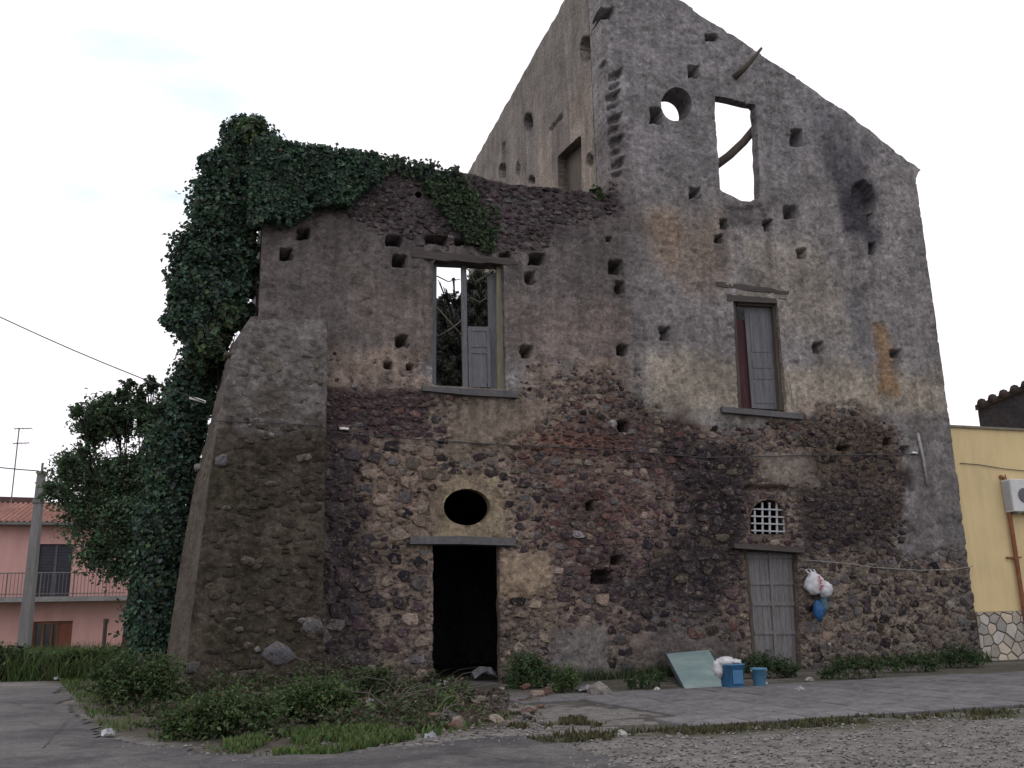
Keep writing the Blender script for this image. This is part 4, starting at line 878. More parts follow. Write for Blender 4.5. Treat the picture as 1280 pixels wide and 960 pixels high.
# pavement of concrete slabs along the front
M_SLABP = mat_obj('pavement_concrete', None, 14, .35, .5, .9, .01)
PAVE = MB(); PAVE.box((pav_u0+.3, pav_v0+.12, -.05), (34, pav_v1-.05, .004)); PV = PAVE.build('pavement', mat_flat('joint_dirt', (.06, .058, .05), 15, .4), None, ORG, TH, kind='structure')
sw = .98; nr_ = 5; dv = (pav_v1-pav_v0)/nr_
mb = MB(); mb.box((-.49, -.49, 0), (.49, .49, .05), bev=.008); slab_me = None
rs = random.Random(3)
for j in range(nr_):
    off = rs.uniform(0, sw)
    for i in range(26):
        u = pav_u0+off+i*sw+(.4*(j == 0)+rs.uniform(0, .3) if i == 0 else 0)
        if u > 25 or (i == 0 and rs.random() < .5): continue
        if slab_me is None: o = mb.build('paving_slab', M_SLABP, PV); slab_me = o.data
        else: o = link('paving_slab', slab_me, PV)
        o.location = (u+.5, pav_v0+(j+.5)*dv, rs.uniform(-.012, .0)); o.rotation_euler = (rs.uniform(-.006, .006), rs.uniform(-.006, .006), rs.uniform(-.006, .006)); o.scale = (sw-.012, dv-.012, 1)
        k = rs.uniform(.85, 1.12); o.color = (.125*k, .122*k, .126*k, 1)

# grass and gravel
def blades(name, polys_n, hgt, col, seed, parent=None):
    g = np.random.default_rng(seed); XY = []
    for poly, n, thin in polys_n:
        poly = np.asarray(poly); a, b = poly.min(0), poly.max(0); x = g.uniform(a[0], b[0], n*3); y = g.uniform(a[1], b[1], n*3)
        s = sdf_poly(x, y, poly); ok = (s > 0) & (fbm(x*1.1, y*1.1, 4, seed) > thin+.08*g.random(len(x))); XY.append(np.stack([x[ok][:n], y[ok][:n]], 1))
    xy = np.concatenate(XY); n = len(xy); z = ground_h(xy[:, 0], xy[:, 1]); h = hgt*(.4+1.1*g.random(n))*(.5+fbm(xy[:, 0]*.8, xy[:, 1]*.8, 3, seed+1))
    a = g.uniform(0, 6.28, n); w = .012+.012*g.random(n); d = np.stack([np.cos(a), np.sin(a)], 1); lean = g.normal(size=(n, 2))*.35*h[:, None]
    b0 = np.column_stack([xy-d*w[:, None], z-.01]); b1 = np.column_stack([xy+d*w[:, None], z-.01]); m0 = np.column_stack([xy-d*w[:, None]*.7+lean*.4, z+h*.55]); m1 = np.column_stack([xy+d*w[:, None]*.7+lean*.4, z+h*.55]); t = np.column_stack([xy+lean, z+h])
    V = np.stack([b0, b1, m1, m0, t], 1).reshape(-1, 3); i = np.arange(n)[:, None]*5
    c = np.array(col)*(.6+.8*g.random((n, 1)))*(1+.12*g.normal(size=(n, 3)))
    return link(name, mesh_np(name, V, [i+np.array([[0, 1, 2, 3]]), i+np.array([[3, 2, 4]])], np.repeat(np.clip(c, .005, .4), 5, 0), None, False, [M_LEAF]), parent, kind='stuff')
def strip(u0, u1, v0, v1): return np.array([L(u0, v0, 0)[:2], L(u1, v0, 0)[:2], L(u1, v1, 0)[:2], L(u0, v1, 0)[:2]])
tag(blades('grass', [(VERGE, 12000, .46), (GP([(280, 930), (480, 915), (520, 925), (420, 945), (290, 948)]), 5000, .46)], .085, (.08, .12, .04), 61), 'ragged green grass on the verge at the foot of the buttress', 'grass')
tag(blades('grass', [(strip(pav_u0-1, 16, pav_v0-.6, pav_v0+.03), 20000, .38), (GP([(640, 893), (700, 893), (760, 905), (720, 918), (650, 912), (600, 905)]), 2200, .52), (GP([(760, 922), (1000, 905), (1290, 886), (1290, 896), (1000, 916), (800, 932)]), 2500, .55)], .06, (.07, .07, .036), 62), 'thin olive grass strip along the outer edge of the pavement', 'grass')
tag(blades('grass', [(np.array([PY(-20, 830, 26)[:2], PY(200, 830, 26)[:2], PY(200, 830, 36)[:2], PY(-40, 830, 36)[:2]]), 14000, .3)], .55, (.075, .11, .04), 63), 'tall bright green grass before the pink house', 'grass')
tag(blades('grass', [(strip(.9, 14.3, -.55, .02), 9000, .36)], .22, (.05, .07, .034), 64), 'weedy grass along the foot of the ruin front', 'grass')
def ground_leaves(poly, n, size, cols, seed, thin, hi):
    g = np.random.default_rng(seed); a, b = poly.min(0), poly.max(0); x = g.uniform(a[0], b[0], n*3); y = g.uniform(a[1], b[1], n*3)
    ok = (sdf_poly(x, y, poly) > .05) & (fbm(x*1.3, y*1.3, 4, seed) > thin+.1*g.random(len(x))); x, y = x[ok][:n], y[ok][:n]; m = len(x)
    bulge = hi*sstep(.35, .75, fbm(x*1.6, y*1.6, 4, seed+3)); z = ground_h(x, y)+.01+bulge*g.random(m)
    nr = g.normal(size=(m, 3))*.6+np.array([0, 0, 1.0]); nr /= np.linalg.norm(nr, axis=1, keepdims=True); pal = np.array(cols)
    return np.stack([x, y, z], 1), nr, size*(.5+.9*g.random(m)), pal[g.integers(0, len(pal), m)]*(.6+.8*g.random((m, 1)))
V2 = GP([(215, 890), (240, 872), (330, 868), (420, 850), (530, 850), (600, 875), (560, 915), (470, 925), (380, 930), (280, 938), (200, 920), (150, 905), (110, 880), (150, 850)])
gc = leaf_mesh('ground_cover', *ground_leaves(V2, 22000, .085, [(.07, .105, .045), (.055, .085, .04), (.08, .066, .048), (.055, .044, .034)], 81, .36, .38), kind='stuff'); tag(gc, 'low tangled ground cover on the mound before the buttress', 'ground cover')
dl = leaf_mesh('dry_litter', *ground_leaves(GP([(430, 850), (540, 848), (640, 870), (640, 900), (540, 920), (450, 915), (400, 890)]), 5000, .07, [(.08, .062, .046), (.05, .04, .032), (.12, .10, .08)], 83, .3, .1), kind='stuff'); tag(dl, 'dry brown leaf litter among the rubble left of the doorway', 'leaf litter')
mb = MB(); g_ = random.Random(9)
for _ in range(110):
    x, y = G(g_.uniform(400, 560), g_.uniform(850, 905)); z = float(ground_h([x], [y])[0]); d = np.array([g_.gauss(0, .35), g_.gauss(0, .3), g_.uniform(.1, .5)]); mb.tube([(x, y, z), (x+d[0]*.6, y+d[1]*.6, z+d[2]*.8), (x+d[0]*1.3, y+d[1]*1.3, z+d[2])], .01, 4, .004)
tag(mb.build('dry_stalks', M_TWIG, None, kind='stuff'), 'dead stalks sticking out of the rubble mound left of the doorway', 'dry stalks')
gp = np.random.default_rng(71); n = 5200
px_ = np.concatenate([gp.uniform(600, 1290, n), gp.uniform(400, 720, 1800), gp.uniform(0, 640, 900)]); py_ = np.concatenate([gp.uniform(892, 975, n), gp.uniform(868, 940, 1800), gp.uniform(930, 975, 900)])
pts = np.array([ground_pt(a, b) for a, b in zip(px_, py_)]); qv = (pts[:, :2]-ORG[:2]) @ VD[:2]; qu = (pts[:, :2]-ORG[:2]) @ UD[:2]
ok = ~((qv > pav_v0-.1) & (qu > pav_u0)); pts = pts[ok]; n = len(pts)
oct_ = np.array([(1, 0, 0), (-1, 0, 0), (0, 1, 0), (0, -1, 0), (0, 0, 1), (0, 0, -1)], float); of = np.array([(0, 2, 4), (2, 1, 4), (1, 3, 4), (3, 0, 4), (2, 0, 5), (1, 2, 5), (3, 1, 5), (0, 3, 5)])
V = oct_[None]*(.008+.024*gp.random((n, 1, 1))**3)*(.6+.8*gp.random((n, 6, 1))); V[:, :, 2] *= .7; pts[:, 2] = ground_h(pts[:, 0], pts[:, 1])+.012; V = V+pts[:, None]
cc = np.repeat(np.array((.16, .152, .146))*(.45+1.0*gp.random((n, 1))), 6, 0)
tag(link('gravel', mesh_np('gravel', V.reshape(-1, 3), [(np.arange(n)[:, None, None]*6+of[None]).reshape(-1, 3)], cc, None, False, [M_PEB]), kind='stuff'), 'loose grey gravel over the forecourt', 'gravel')

# rubble stones and litter lying at the doorway
def icoish(r, k=10, flat=.7):
    mb = MB(); vs = []
    for i in range(k*2):
        d = np.array([r.gauss(0, 1), r.gauss(0, 1), r.gauss(0, 1)]); d /= np.linalg.norm(d); vs.append(d*r.uniform(.8, 1.05)*np.array([1, .8, flat]))
    from_hull(mb, vs); return mb
rr_ = random.Random(17); RM = []
for i in range(8):
    o = icoish(rr_).build('rubble_stone', M_STONE); RM.append(o.data); bpy.data.objects.remove(o)
def rock(px, py, s, c, label, group, lift=.3):
    x, y = G(px, py); o = link('rubble_stone', RM[rr_.randrange(8)], None, (x, y, float(ground_h([x], [y])[0])+s*lift)); o.scale = (s*rr_.uniform(.8, 1.3), s, s*rr_.uniform(.7, 1)); o.rotation_euler = (rr_.uniform(-.3, .3), rr_.uniform(-.3, .3), rr_.uniform(0, 6)); o.color = (*c, 1); return tag(o, label, 'stone', group)
for i in range(60):
    px = rr_.uniform(455, 700); py = rr_.uniform(862, 915)-(.06*abs(px-560)); k = rr_.uniform(.6, 1.3); nm, c = rr_.choice([('brownish', (.16, .14, .12)), ('dark grey', (.09, .085, .085)), ('pale tan', (.2, .17, .14)), ('reddish', (.13, .08, .065))])
    rock(px, py, rr_.uniform(.05, .16), tuple(v*k for v in c), f'loose {nm} rubble stone in the debris spilling before the dark doorway', f'{nm} rubble before the doorway')
for (px, py, s, c, lb) in [(778, 922, .1, (.42, .41, .39), 'pale stone chunk on the gravel at the near pavement edge'), (750, 870, .3, (.2, .19, .18), 'flat broken slab piece by the wall right of the doorway bush'), (672, 873, .2, (.26, .21, .17), 'tan rubble lump at the foot of the doorway bush'),
                           (520, 888, .16, (.35, .24, .17), 'orange tan rubble lump left of the dark doorway'), (822, 864, .1, (.5, .49, .47), 'white broken block left of the leaning green board'), (955, 855, .1, (.35, .34, .32), 'small pale stone beside the round blue bucket'), (1012, 853, .13, (.3, .3, .29), 'flat pale stone on the pavement below the street door'), (502, 838+25, .13, (.2, .2, .19), 'grey stone on the mound beside the doorway')]:
    rock(px, py, s, c, lb, None)
def litter(px, py, w, label, mat=M_RAG, up=.04, wall=False):
    r2 = random.Random(px*7+py); x, y = G(px, py); z = float(ground_h([x], [y])[0]); m = 7; V = []; 
    for i in range(m):
        for j in range(m):
            a, b = i/(m-1)-.5, j/(m-1)-.5; V.append((a*w*(1+.3*r2.random()), b*w*.7*(1+.3*r2.random()), up*(1+2*r2.random())*(1-1.6*(a*a+b*b))))
    mb = MB(); mb.add(V, [(i*m+j, (i+1)*m+j, (i+1)*m+j+1, i*m+j+1) for i in range(m-1) for j in range(m-1)])
    o = mb.build('litter', mat, None, (x, y, z+.02), r2.uniform(0, 6)); sm = o.modifiers.new('thickness', 'SOLIDIFY'); sm.thickness = .01; return tag(o, label, 'litter')
litter(135, 922, .22, 'white scrap of plastic at the lane edge left of the buttress'); litter(70, 851, .2, 'white scrap on the grass edge near the pink house')
litter(735, 864, .45, 'crumpled white sheet on the ground beside the doorway bush'); litter(605, 850, .5, 'torn pale plastic sheet lying in the dark doorway', up=.12); litter(555, 860, .35, 'pale plastic scrap at the left foot of the dark doorway', up=.06)
litter(463, 884, .12, 'small white scrap on the rubble mound'); litter(538, 927, .12, 'small white scrap on the bare earth in front of the doorway'); litter(1000, 866, .14, 'white paper scrap on the pavement below the street door'); litter(415, 862, .22, 'pale rag on the mound by the buttress corner', up=.08)

# bushes
def bush(name, label, specs, n, size, col, seed, cat='bush', group=None):
    x0, y0 = G(specs[0][0], specs[0][1]+specs[0][2]); t = empty(name, (x0, y0, 0), 0, label, cat, group)
    bl = []
    for (px, py, rp, *dv_) in specs:
        d = dv_[0] if dv_ else 0; Xp = PY(px, py, y0+d); bl.append((*Xp, rp*np.linalg.norm(Xp-CAM)/F))
    leaves_on(t, 'foliage', spray_leaves(bl, n//9, 14, size*.72, col, seed, .5, .3, 1.5, .14), .5)
    mb = MB(); g = random.Random(seed)
    for b in bl:
        for _ in range(3):
            e = np.array(b[:3])+np.array([g.uniform(-.6, .6), g.uniform(-.5, .5), g.uniform(-.2, .8)])*b[3]-np.array(t.location); mb.tube([(e[0]*.6+g.uniform(-.1, .1), e[1]*.6, -.05), (e[0]*.8, e[1]*.8, e[2]*.5), e], .014, 4, .005)
    mb.build('stem', M_TWIG, t); return t
bush('bush', 'rounded dark green bush at the right foot of the dark doorway', [(655, 838, 22), (680, 850, 18), (650, 855, 16), (668, 830, 12)], 3600, .09, (.06, .095, .042), 31)
bush('bush', 'low bush just right of the doorway bush, lighter and smaller', [(708, 850, 15), (700, 858, 12), (714, 858, 9)], 1500, .08, (.075, .115, .045), 32)
bush('bramble', 'large dark bramble hugging the left foot of the buttress', [(168, 862, 26), (195, 850, 28), (140, 866, 16), (158, 838, 22), (190, 880, 20), (130, 850, 15), (215, 868, 16)], 8500, .10, (.066, .10, .042), 33)
bush('bramble', 'trailing bramble on the verge before the buttress centre', [(250, 900, 24), (290, 892, 26), (220, 908, 18), (330, 895, 22), (270, 912, 16)], 6000, .09, (.066, .10, .04), 34)
bush('bramble', 'leafy bramble below the big grey boulder of the buttress', [(370, 880, 26), (405, 872, 24), (345, 892, 20), (395, 895, 18), (430, 880, 18)], 5500, .09, (.07, .108, .042), 35)
bush('bramble', 'thin bramble over the rubble left of the dark doorway', [(455, 858, 20), (485, 868, 16), (440, 880, 14), (475, 845, 12)], 2200, .085, (.066, .095, .044), 36)
bush('weed', 'bright weed tuft in the rubble before the dark doorway', [(558, 880, 13), (550, 890, 10), (570, 888, 8)], 900, .07, (.09, .135, .045), 37, 'weed')
bush('weed', 'dark tall weed at the right jamb of the street door', [(1010, 815, 13), (1013, 832, 14), (1020, 842, 12)], 1500, .09, (.055, .085, .04), 38, 'weed')
bush('weed', 'low dark weed along the foot of the street door behind the buckets', [(955, 832, 16), (975, 836, 14), (990, 840, 12), (935, 832, 12)], 2200, .085, (.05, .08, .038), 39, 'weed')
bush('weed', 'weed row at the wall foot right of the hanging bag', [(1050, 836, 13), (1070, 834, 11), (1090, 834, 12), (1035, 842, 10)], 1700, .085, (.058, .09, .04), 40, 'weed')
bush('weed', 'weed row at the wall foot halfway to the yellow house', [(1120, 830, 11), (1140, 828, 11), (1160, 828, 10)], 1300, .085, (.06, .095, .042), 41, 'weed')
bush('bush', 'dark low bush at the ruin corner beside the yellow house', [(1200, 820, 15), (1185, 825, 11), (1218, 824, 11)], 1700, .085, (.05, .08, .038), 42)
bush('weed', 'weed patch at the wall foot behind the leaning green board', [(805, 850, 11), (790, 856, 9), (822, 848, 10)], 1100, .08, (.06, .095, .042), 43, 'weed')
bush('hedge_bush', 'dark shrub at the foot of the concrete pole', [(20, 832, 18), (45, 836, 14), (0, 830, 20), (70, 832, 13)], 2600, .17, (.045, .068, .032), 44)
bush('hedge_bush', 'bright green weeds behind the lane before the pink house', [(95, 830, 18), (120, 828, 18), (150, 826, 16), (135, 838, 14)], 3200, .16, (.075, .11, .042), 45)

# ================================================================== THINGS BY THE WALL
# leaning pale green board
bd = MB(); v_b = toL(G(885, 860))[1] if False else toL([*G(885, 860), 0])[1]; v_t = -.35; print('board', v_b)
pb0 = [lp(857, 862, v_b), lp(913, 860, v_b), lp(886, 812, v_t), lp(833, 817, v_t)]
nrm = np.cross(np.array(pb0[1])-np.array(pb0[0]), np.array(pb0[3])-np.array(pb0[0])); nrm /= np.linalg.norm(nrm)
bd.prism([np.array(p) for p in pb0], [np.array(p)-nrm*.08 for p in pb0]); bo = L(*pb0[0])
M_GREEN = mat_flat('pale_green_laminate', (.19, .27, .265), 5, .15, .15, .6, .005, c2=(.23, .30, .29))
o = empty('leaning_board', ORG, TH, 'pale green rectangular board leaning askew against the ruin wall', 'board')
bd.build('panel', M_GREEN, o)
ed = MB()
for a, b in ((0, 3), (0, 1), (1, 2), (2, 3)):
    ed.tube([np.array(pb0[a])-nrm*.045, np.array(pb0[b])-nrm*.045], .05, 6)
ed.build('edge_trim', mat_flat('dark_trim', (.04, .05, .055), 9, .2), o)
# blue square bucket, white bag on it, blue round bucket
def lathe(mb, prof, n=20, sq=0):
    rings = []
    for rr2, z in prof:
        ring = []
        for q in np.linspace(0, 2*math.pi, n, endpoint=False):
            k = 1 if not sq else 1/(abs(math.cos(q))**sq+abs(math.sin(q))**sq)**(1/sq)
            ring.append((rr2*k*math.cos(q), rr2*k*math.sin(q), z))
        rings.append(ring)
    m = len(rings); mb.add([v for g in rings for v in g], [(i*n+j, i*n+(j+1) % n, (i+1)*n+(j+1) % n, (i+1)*n+j) for i in range(m-1) for j in range(n)]+[tuple(range(n-1, -1, -1)), tuple((m-1)*n+j for j in range(n))])
M_BLUE = mat_flat('blue_plastic', (.045, .15, .29), 10, .15, .2, .45, .005, spec=.4); M_BLUED = mat_flat('dark_blue_plastic', (.02, .085, .22), 10, .2, .2, .5, .005)
M_CYAN = mat_flat('light_blue_plastic', (.07, .19, .30), 10, .15, .2, .45, .005, spec=.4)
x, y = G(916, 861); T1 = empty('bucket', (x, y, 0), TH+.1, 'square blue bin with a white bag on top, beside the green board', 'bin')
mb = MB(); lathe(mb, [(.15, .0), (.165, .02), (.20, .44), (.215, .445), (.215, .47), (.195, .475), (.185, .46), (.16, .06)], 24, 6); mb.build('body', M_BLUE, T1, smooth=True)
mb = MB(); mb.box((-.12, -.205, .1), (.12, -.19, .36), bev=.006); mb.build('front_panel', M_BLUE, T1); mb = MB(); mb.box((-.14, -.19, .005), (.14, -.165, .06), bev=.005); mb.build('base_band', M_BLUED, T1)
x2, y2 = G(950, 860); T2 = empty('bucket', (x2, y2, 0), 0, 'round light blue bucket standing alone right of the square blue bin', 'bucket')
mb = MB(); lathe(mb, [(.105, 0), (.11, .01), (.15, .34), (.165, .345), (.165, .375), (.145, .38), (.135, .35), (.1, .03)], 24); mb.build('body', M_CYAN, T2, smooth=True)
mb = MB(); mb.tube([(.16*math.cos(t), -.02-.03*math.sin(t), .345+.05*math.sin(t)-.1*math.sin(t)) for t in np.linspace(0, math.pi, 12)], .008, 6); mb.build('handle', M_PORC, T2)
def bag_mesh(name, mat, c, rad, seed, par=None, knots=True):
    n, m = 26, 18; g = random.Random(seed); V = []; sd_ = g.uniform(0, 50)
    for i in range(m):
        ph = math.pi*i/(m-1)
        for j in range(n):
            q = 2*math.pi*j/n; d = np.array([math.sin(ph)*math.cos(q), math.sin(ph)*math.sin(q), math.cos(ph)])
            w = 1+.28*(float(vnoise(np.array(d[0]*3+sd_), np.array(d[2]*3+d[1]*2)))-.5)+.2*(float(vnoise(np.array(q*3+sd_), np.array(ph*2.0)))-.5)
            V.append(np.array(c)+d*w*np.array(rad))
    mb = MB(); mb.add(V, [(i*n+j, (i+1)*n+j, (i+1)*n+(j+1) % n, i*n+(j+1) % n) for i in range(m-1) for j in range(n)]); return mb.build(name, mat, par, smooth=True)
wb = empty('plastic_bag', (x, y, .45), 0, 'crumpled white bag resting on the square blue bin', 'bag')
bag_mesh('bag_body', M_WHITE, (-.1, 0, .06), (.17, .16, .1), 4, wb); bag_mesh('loose_end', M_WHITE, (-.26, -.02, -.05), (.1, .1, .17), 5, wb); bag_mesh('knot', M_WHITE, (.1, .03, .05), (.12, .12, .06), 6, wb)
# bags hung on the wall
hb = lp(1022, 732, -.25); hL = L(*hb); HB = empty('plastic_bag', hL, TH, 'white shopping bag with red print hanging on the ruin wall beside the street door', 'bag')
bag_mesh('bag_body', M_WHITE, (-.1, 0, .04), (.27, .15, .27), 11, HB); bag_mesh('bulge', M_WHITE, (.22, .0, -.1), (.2, .15, .2), 12, HB)
mb = MB()
for a in (-.16, -.02, .1): mb.tube([(a*.6-.05, 0, .24), (a-.1, .08, .4), (-.05, .2, .43)], .025, 5, .01)
mb.build('bag_handle', M_WHITE, HB, smooth=True)
M_REDP = mat_flat('red_print', (.42, .05, .06), 20, .2, .1, .5)
pr_ = MB()
for (a, b, w, h) in ((-.02, .2, .05, .07), (-.0, .12, .09, .05), (-.03, .05, .05, .07), (.01, -.03, .1, .06), (-.02, -.1, .06, .06)):
    q = []
    for (da, db) in ((-w/2, -h/2), (w/2, -h/2+.02), (w/2, h/2), (-w/2, h/2)):
        aa, bb = a+da, b+db; e = 1-((aa+.1)/.27)**2-((bb-.04)/.27)**2; q.append((aa, -.15*math.sqrt(max(e, .02))*1.22-.012, bb))
    pr_.prism(q, [(p[0], p[1]+.008, p[2]) for p in q])
pr_.build('red_print', M_REDP, HB)
hb2 = lp(1023, 762, -.22); HB2 = empty('plastic_bag', L(*hb2), TH, 'blue bag hanging beneath the white shopping bag', 'bag')
bag_mesh('bag_body', M_BLUED, (.0, 0, -.02), (.14, .1, .26), 14, HB2); bag_mesh('loose_end', mat_flat('teal_plastic', (.07, .13, .16), 9, .2), (.2, .04, .12), (.12, .1, .2), 15, HB2)
# hook the bags hang on
mb = MB(); mb.tube([(0, .32, .42), (0, .1, .43), (0, .06, .47)], .012, 5); mb.build('hook', M_CABLE, HB)

# ================================================================== CABLES
def cable(name, pts, r, mat, label, cat='cable', sag=0):
    out = []
    for i in range(len(pts)-1):
        a, b = np.array(pts[i]), np.array(pts[i+1]); k = 12 if sag else 3
        for j in range(k): t = j/k; p = a+(b-a)*t; p = p-np.array([0, 0, sag*4*t*(1-t)]); out.append(p)
    out.append(np.array(pts[-1])); base = out[0]; mb = MB(); mb.tube([p-base for p in out], r, 5); o = mb.build(name, mat, None, base, smooth=True); return tag(o, label, cat)
wp = [L(*lp(x, y, v)) for x, y, v in [(407, 540, -.1), (470, 545, -.09), (520, 549, -.09), (640, 557, -.09), (700, 559, -.1), (790, 564, -.09), (880, 572, -.1), (1020, 569, -.1), (1150, 568, -.09)]]
cable('wall_cable', wp, .014, M_CABLE, 'dark cable strung level across the whole ruin front')
bq = [L(bf[0], bf[1]-.08, bf[2]) for bf in (bface(266, 527), bface(330, 529), bface(400, 533))]
cable('wall_cable', bq, .013, M_CABLE, 'short dark cable across the upper buttress')
cable('sagging_cord', [L(*lp(x, y, -.1)) for x, y in [(1008, 700), (1065, 705), (1090, 709), (1150, 713), (1190, 712), (1216, 708)]], .011, M_CORD, 'pale cord sagging along the lower ruin wall right of the hanging bag', 'cord')
for px, py, w, v, lb in ((430, 536, 12, -.12, 'white cable insulator on the dark masonry right of the buttress'), (1143, 566, 9, -.12, 'white cable insulator near the right end of the ruin')):
    mb = MB(); u, z = P(px, py, v); h_ = w/2/57; mb.tube([(-h_, 0, 0), (-h_*.4, 0, 0), (0, 0, .01), (h_*.4, 0, 0), (h_, 0, 0)], .03, 8); o = mb.build('insulator', M_PORC, None, L(u, v, z), TH, smooth=True); tag(o, lb, 'insulator')
bi = bface(262, 503); ins = L(bi[0]-.1, bi[1]-.05, bi[2]); far = PY(-260, 258, 17.0)
cable('overhead_wire', [ins, far], .012, M_CABLE, 'overhead wire running up from the buttress to the upper left', 'wire', .25)
mb = MB(); mb.tube([(-.32, -.02, .09), (-.16, 0, .05), (0, .05, 0)], .035, 8); tag(mb.build('insulator', M_PORC, None, ins, 0, smooth=True), 'white insulator where the overhead wire meets the buttress edge', 'insulator')

# ================================================================== PINK HOUSE, POLE
HY = 41.0
hq = PY(162, 747, HY); HO = np.array([hq[0], hq[1], 0.0])
def hp(px, py, v=0.0):
    d = ray(px, py); t = ((HO+v*VD-CAM) @ VD)/(d @ VD); Xp = CAM+t*d-HO; return (Xp @ UD, Xp[2])
PH = empty('house', HO, TH, 'two storey pink house with tiled roof and balcony at the far left', 'building')
M_PINK = mat_flat('pink_render', (.66, .385, .35), 3, .1, .2, .9, .01, (1, 1, .35), c2=(.56, .33, .30)); M_TILE = mat_flat('terracotta_tile', (.24, .12, .095), 6, .35, .4, .9, .02)
M_GUT = mat_flat('grey_gutter', (.16, .155, .15), 9, .2); M_CONC = mat_flat('grey_concrete', (.27, .265, .255), 6, .25, .4, .9, .01); M_SHUT = mat_flat('dark_grey_shutter', (.05, .052, .065), 9, .25, .3, .6)
zt = hp(60, 657)[1]
w0 = hp(50, 680); w1 = hp(86, 745); d0 = hp(42, 777); d1 = hp(88, 812)
hw = MB(); Zb = hp(60, 746)[1]
def panel(mb, u0, u1, z0, z1, y0=0, y1=9): mb.box((u0, y0, z0), (u1, y1, z1))
U0 = -16
panel(hw, U0, 0, -.3, d0[1]-2.2 if False else -.0); hw = MB()
# front assembled round its two openings
panel(hw, U0, w0[0], Zb, zt, 0, .35); panel(hw, w1[0], 0, Zb, zt, 0, .35); panel(hw, w0[0], w1[0], w0[1], zt, 0, .35)
panel(hw, U0, d0[0], -.4, Zb, 0, .35); panel(hw, d1[0], 0, -.4, Zb, 0, .35); panel(hw, d0[0], d1[0], d0[1], Zb, 0, .35)
panel(hw, U0, -.35, -.4, zt, 8.6, 9); panel(hw, -.35, 0, -.4, zt, .35, 9); panel(hw, U0, U0+.35, -.4, zt, .35, 8.6)
hw.build('wall', M_PINK, PH)
f = MB(); f.box((w0[0], .12, Zb), (w1[0], .2, w0[1])); SHT = f.build('shutter', M_SHUT, PH); 
uu = (w0[0]+w1[0])/2; f = MB(); f.box((uu-.05, .085, Zb+.02), (uu+.05, .12, w0[1]-.02)); f.build('shutter_frame', mat_flat('shutter_stile', (.10, .105, .13), 9, .2), SHT)
f = MB(); 
for k in range(16):
    z = Zb+.12+k*(w0[1]-Zb-.2)/16
    for a, b in ((w0[0]+.06, uu-.08), (uu+.08, w1[0]-.06)): f.box((a, .095, z), (b, .125, z+.07))
f.build('slat', M_SHUT, SHT)
M_BRN = mat_flat('brown_window_wood', (.17, .085, .05), 8, .25); M_GLS = mat_flat('dark_glass', (.02, .022, .026), 3, .1, .02, .15, spec=.5)
f = MB(); gz0 = .4; f.box((d0[0], .1, gz0-1), (d1[0], .3, gz0)); 
f.box((d0[0], .1, d0[1]-.12), (d1[0], .3, d0[1])); 
du = d1[0]-d0[0]
for a in (0, .22, .44, .58): f.box((d0[0]+du*a, .1, gz0), (d0[0]+du*a+.09, .3, d0[1]-.12))
WFh = f.build('window', M_BRN, PH); f = MB(); f.box((d0[0]+.09, .2, gz0), (d0[0]+du*.58, .22, d0[1]-.12)); f.build('pane', M_GLS, WFh)
f = MB(); f.box((d0[0]+du*.62, .13, gz0), (d1[0], .17, d0[1]-.12)); f.build('open_shutter', mat_flat('red_brown_shutter', (.22, .09, .06), 9, .25), WFh)
f = MB(); f.box((U0, -1.1, Zb-.22), (-.0, -.002, Zb-.02)); BAL = f.build('balcony', M_CONC, PH)
f = MB(); f.tube([(U0, -1.05, Zb+.95), (-.1, -1.05, Zb+.95)], .025, 6); f.tube([(U0, -1.05, Zb+.1), (-.1, -1.05, Zb+.1)], .02, 6); f.tube([(-.1, -1.05, Zb+.95), (-.1, 0, Zb+.95)], .025, 6); f.build('handrail', M_GUT, BAL)
f = MB(); 
k = U0
while k < -.1: f.tube([(k, -1.05, Zb-.02), (k, -1.05, Zb+.95)], .012 if round((k-U0)/.14) % 9 else .028, 4); k += .14
f.build('baluster', M_GUT, BAL)
# hipped tiled roof with rows of barrel tiles
ridge_z = zt+1.35
def roof_pt(a, s): return None
nx = 240; uarr = np.linspace(U0-.5, .5, nx); rows = 12; V = []; 
for j in range(rows+1):
    t = j/rows; 
    for s_ in (0, .07):
        if j == 0 and s_ > 0: continue
        zr_ = zt+.12+t*1.35; V.append(np.stack([np.clip(uarr, U0-.5+t*4.5, .5-t*4.5), np.full(nx, -.55+t*5), zr_+.05*np.sin(uarr*2*math.pi/.22)-s_*(1)], 1))
V = np.concatenate(V); nr2 = len(V)//nx; ii = np.arange(nr2*nx).reshape(nr2, nx); q = np.stack([ii[:-1, :-1], ii[:-1, 1:], ii[1:, 1:], ii[1:, :-1]], -1).reshape(-1, 4)
ROOF = link('roof', mesh_np('roof', V, [q], None, None, False, [M_TILE]), PH)
f = MB(); f.add([(.5, -.55, zt+.12), (.5, 9.5, zt+.12), (-4, 4.45, zt+1.47)], [(0, 1, 2)]); f.add([(U0-.5, 9.5, zt+.12), (.5, 9.5, zt+.12), (-4, 4.45, zt+1.47), (U0+4, 4.45, zt+1.47)], [(0, 1, 2, 3)]); f.add([(U0-.5, 9.5, zt+.12), (U0-.5, -.55, zt+.12), (U0+4, 4.45, zt+1.47)], [(0, 1, 2)]); f.build('roof_hip', M_TILE, PH)
f = MB(); f.box((U0-.5, -.62, zt-.02), (.55, -.5, zt+.1)); f.box((U0-.5, -.5, zt), (.55, 0, zt+.05)); f.build('gutter', M_GUT, PH)
